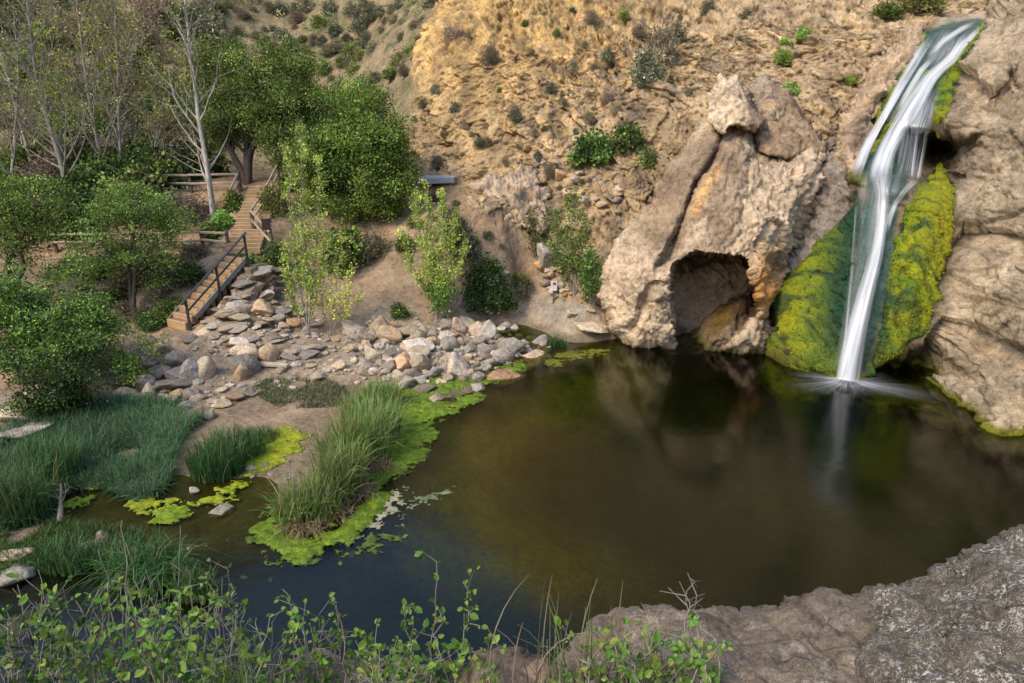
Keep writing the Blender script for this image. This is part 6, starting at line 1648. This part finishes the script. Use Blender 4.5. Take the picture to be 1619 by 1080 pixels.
algae('algae', 'yellow green algae patch between sedge and mud flat', [(385, 728), (400, 705), (440, 692), (478, 690), (470, 715), (430, 738), (392, 748)], 5, -.35, YL, LIME)
algae('algae', 'lime algae fringe along the stream bank', [(205, 792), (260, 795), (320, 785), (380, 765), (390, 772), (330, 800), (270, 808), (215, 802)], 6, -.1, LIME, YL)
algae('algae', 'lime algae pad floating in the stream', [(252, 812), (280, 808), (292, 812), (280, 820), (256, 820)], 7, -.3, LIME, LIME)
algae('algae', 'yellow green algae along the left stream edge', [(60, 850), (95, 845), (110, 858), (60, 880), (20, 900), (-20, 910), (-20, 890)], 8, -.1, LIME, LIMD)
algae('algae', 'lime algae pad below the cattails', [(92, 800), (125, 790), (128, 798), (98, 806)], 9, -.3, LIME, LIME)
algae('algae', 'lime algae strip under the rushes', [(75, 765), (130, 755), (170, 757), (165, 768), (100, 772)], 10, 0, LIME, YL)
algae('algae', 'lime algae fringe round the foreground sedge', [(180, 915), (240, 925), (300, 905), (310, 925), (250, 945), (190, 940)], 11, 0, LIME, LIMD)
algae('algae', 'olive algae under the shallow water by the beach', [(860, 570), (900, 555), (950, 552), (960, 560), (910, 572), (880, 580)], 12, .05, (0.16, 0.15, 0.012), (0.11, 0.12, 0.012), .0)
algae('scum', 'cream scum swirl on the water beside the reed island', [(600, 800), (615, 778), (635, 772), (630, 800), (600, 830), (570, 850), (555, 850), (580, 832)], 13, .0, (0.36, 0.34, 0.24), (0.26, 0.27, 0.17), .0, .03, .012, 2.2)
algae('scum', 'thin pale scum streaks trailing into the pool', [(640, 790), (700, 770), (735, 765), (700, 790), (660, 810), (640, 850), (625, 850)], 14, .22, (0.24, 0.26, 0.18), (0.11, 0.16, 0.07), .0, .03, .012, 2.2)

# ------------------------------------------------------------------ foreground brambles on the bank below the camera
def big_leaves(P, D, L, C, rg, w=.34):
    n = len(P); S = unit(np.cross(D, unit(rg.normal(size=(n, 3)) * .6 + [0, -.3, 1.0]))); U = np.cross(S, D); L = L[:, None]
    k = [P, P + D * L * .3 + S * L * w * .9 + U * L * .10, P + D * L * .7 + S * L * w * .8 + U * L * .08, P + D * L - U * L * .05, P + D * L * .7 - S * L * w * .8 + U * L * .08, P + D * L * .3 - S * L * w * .9 + U * L * .10]
    V = np.stack(k, 1).reshape(-1, 3); b = (np.arange(n) * 6)[:, None]
    q = np.concatenate([b + np.array([0, 1, 2, 3]), b + np.array([0, 3, 4, 5])], 0)
    return V, q, np.repeat(C, 6, 0)
FG = ((0.16, 0.31, 0.05), (0.23, 0.40, 0.07), (0.07, 0.155, 0.035), (0.27, 0.36, 0.07))
def bramble(seed, tips, t, label, leafp=.9, dead=.3, Lf=.047, group='brambles on the near bank', r=.007, cols=FG):
    """tips: pixel ends of its stems"""
    rg = np.random.default_rng(2000 + seed)
    m = np.mean([q[0] for q in tips]); c = at_t(m, 1080, t * .98)
    base = np.array([c[0], min(c[1] - .1, 5.5), 0]); base[2] = gz(base[0], base[1])
    root = empty('bramble', base, label, 'bramble', group)
    segs, Ps, Ds = [], [], []
    for (x, y) in tips:
        e = at_t(x, y, t + rg.uniform(-.25, .25)) - base
        s0 = rg.normal(size=3) * [.012, .012, 0]
        ctrl = s0 + (e - s0) * .55 + rg.normal(size=3) * .18 + [0, 0, .15]
        u = np.linspace(0, 1, 16)[:, None]; P = (1 - u) ** 2 * s0 + 2 * u * (1 - u) * ctrl + u ** 2 * e
        P[1:-1] += rg.normal(size=(14, 3)) * .014
        isdead = rg.random() < dead
        for i in range(15): segs.append((P[i], P[i + 1], r * (1.2 - .05 * i), r * (1.2 - .05 * (i + 1))))
        for i in range(5, 16):
            d = unit(P[i] - P[i - 1])
            if rg.random() < .55:
                sd_ = unit(np.cross(d, rg.normal(size=3))); tw = P[i] + (sd_ * .8 + d * .6) * rg.uniform(.06, .20)
                segs.append((P[i], tw, .0035, .002))
                if not isdead: k = rg.integers(3, 6); Ps.append(tw + rg.normal(size=(k, 3)) * .012); Ds.append(unit(sd_ + d * .4 + rg.normal(size=(k, 3)) * .7))
            if not isdead and rg.random() < leafp * (.35 + .65 * (i > 9)):
                k = rg.integers(2, 5); Ps.append(P[i] + rg.normal(size=(k, 3)) * .01); Ds.append(unit(rg.normal(size=(k, 3)) + d * .5))
    V, Fc = tubes(segs, 5); link('stems', mesh_np('stems', V, Fc, M_TWIG), root)
    if Ps:
        P = np.concatenate(Ps); D = np.concatenate(Ds); n = len(P)
        V, Fc, C = big_leaves(P, D, Lf * np.clip(np.exp(rg.normal(-.1, .38, n)), .35, 1.7), leaf_colors(n, cols, (3, 3, 2, 2), rg, .15), rg)
        link('foliage', mesh_np('foliage', V, Fc, M_LEAF, col=C, smooth=False), root)
bramble(1, [(690, 888), (640, 960), (628, 1010), (600, 1030)], 4.9, 'tallest bramble sprig reaching over the water at the bottom centre', dead=0)
bramble(2, [(735, 925), (700, 985), (690, 1030), (650, 1050)], 4.8, 'second tall bramble sprig right of the tallest one', dead=0)
bramble(3, [(525, 950), (490, 985), (540, 1000), (470, 1010)], 5.0, 'leafy bramble sprig left of the tallest one', dead=0)
bramble(4, [(1092, 915), (1100, 935), (1085, 945)], 3.9, 'bare reddish twig rising over the tan ledge', dead=1, r=.005)
bramble(5, [(155, 868), (200, 920), (120, 950), (250, 930)], 5.2, 'bare grey branching stems at the left bottom', dead=1, r=.009)
for n_, (bx, by, tt, nn, hh) in enumerate([(60, 1120, 5.2, 90, .75), (200, 1110, 5.4, 90, .8), (300, 1120, 5.0, 70, .7), (460, 1125, 4.9, 60, .6)]):
    pass
bramble(41, [(40, 985), (95, 965), (15, 1005), (130, 990), (70, 1010)], 4.6, 'big leaved dark green bramble in the bottom left corner', dead=0, Lf=.06, cols=((0.05, 0.12, 0.03), (0.08, 0.17, 0.035), (0.12, 0.22, 0.05), (0.04, 0.09, 0.025)))
bramble(42, [(255, 985), (300, 1000), (215, 1010), (350, 1015), (280, 960)], 4.5, 'big leaved bright bramble in the middle of the bottom left thicket', dead=0, Lf=.056)
bramble(43, [(430, 985), (455, 940), (410, 1000)], 5.0, 'bare grey twigs left of the leafy sprig', dead=1, r=.006)
bramble(44, [(285, 850), (230, 900), (300, 905)], 5.6, 'thin bare grey stem crossing in front of the foreground sedge', dead=1, r=.007)
bramble(45, [(60, 900), (20, 930), (100, 930)], 5.6, 'bare arching stems at the left edge over the flat slab', dead=1, r=.007)
bramble(6, [(345, 930), (360, 900), (320, 950), (300, 940)], 5.1, 'feathery light green sprays in the bottom left thicket', dead=0, Lf=.04, cols=((0.16, 0.24, 0.07), (0.20, 0.28, 0.07), (0.12, 0.19, 0.05), (0.2, 0.26, 0.09)))
rg = np.random.default_rng(8)
k = 7
for x in np.linspace(-20, 540, 16):
    tp = [(x + rg.normal() * 34, rg.uniform(905 + 70 * abs(np.sin(x * .011 + .9)), 1070) + (25 if x > 420 else 0)) for _ in range(8)]
    tp = [(a, b_ + (34 if 420 < a < 720 else (22 if 90 < a < 180 else 0)) - rg.exponential(18)) for a, b_ in tp]
    wh = 'at the bottom left corner' if x < 130 else ('in the bottom left thicket' if x < 330 else 'at the bottom edge left of the pale rock')
    bramble(k, tp, 5.0 + rg.uniform(-.5, .4), f'green bramble with grey stems {wh}', dead=.42); k += 1
for x in (585, 640, 745, 900, 985, 1020, 1085):
    tp = [(x + rg.normal() * 26, rg.uniform(1010 if x != 900 else 1040, 1075)) for _ in range(6)]
    bramble(k, tp, (4.5 if x < 800 else 3.25) + rg.uniform(-.1, .1), 'green bramble with small leaves in front of the ' + ('pale grey rock' if x < 700 else ('low tan rock' if x < 860 else 'smooth tan ledge')), dead=.2, Lf=.036 if x > 800 else .045); k += 1
def fg_grass(px, py, t, n, hh, label, seed, cols):
    rg = np.random.default_rng(seed); b = at_t(px, py, t)
    B = rg.normal(size=(n, 3)) * [.16, .12, 0]
    C = leaf_colors(n, cols, [1] * len(cols), rg)
    V, Fc, C = blades(B, hh * rg.uniform(.5, 1.15, n), np.abs(rg.normal(.35, .2, n)), np.full(n, .0032), C, rg, .5, 5)
    o = link('grass_tuft', mesh_np('grass_tuft', V, Fc, M_BLADE, col=C, smooth=False)); o.location = b
    tag(o, label, 'grass', 'grass tufts on the near bank')
GC = ((0.12, 0.17, 0.05), (0.17, 0.19, 0.07), (0.28, 0.23, 0.13))
fg_grass(950, 1110, 3.5, 60, .52, 'tall seeding grass standing before the tan ledge', 1, GC)
fg_grass(880, 1100, 3.8, 50, .62, 'thin dry grass left of the tan ledge', 2, ((0.26, 0.22, 0.15), (0.16, 0.18, 0.07)))
fg_grass(1030, 1120, 3.3, 70, .42, 'green grass at the foot of the tan ledge', 3, GC)
fg_grass(380, 1120, 4.6, 120, .40, 'fine light green grass at the bottom left edge', 4, ((0.16, 0.24, 0.06), (0.2, 0.26, 0.09)))
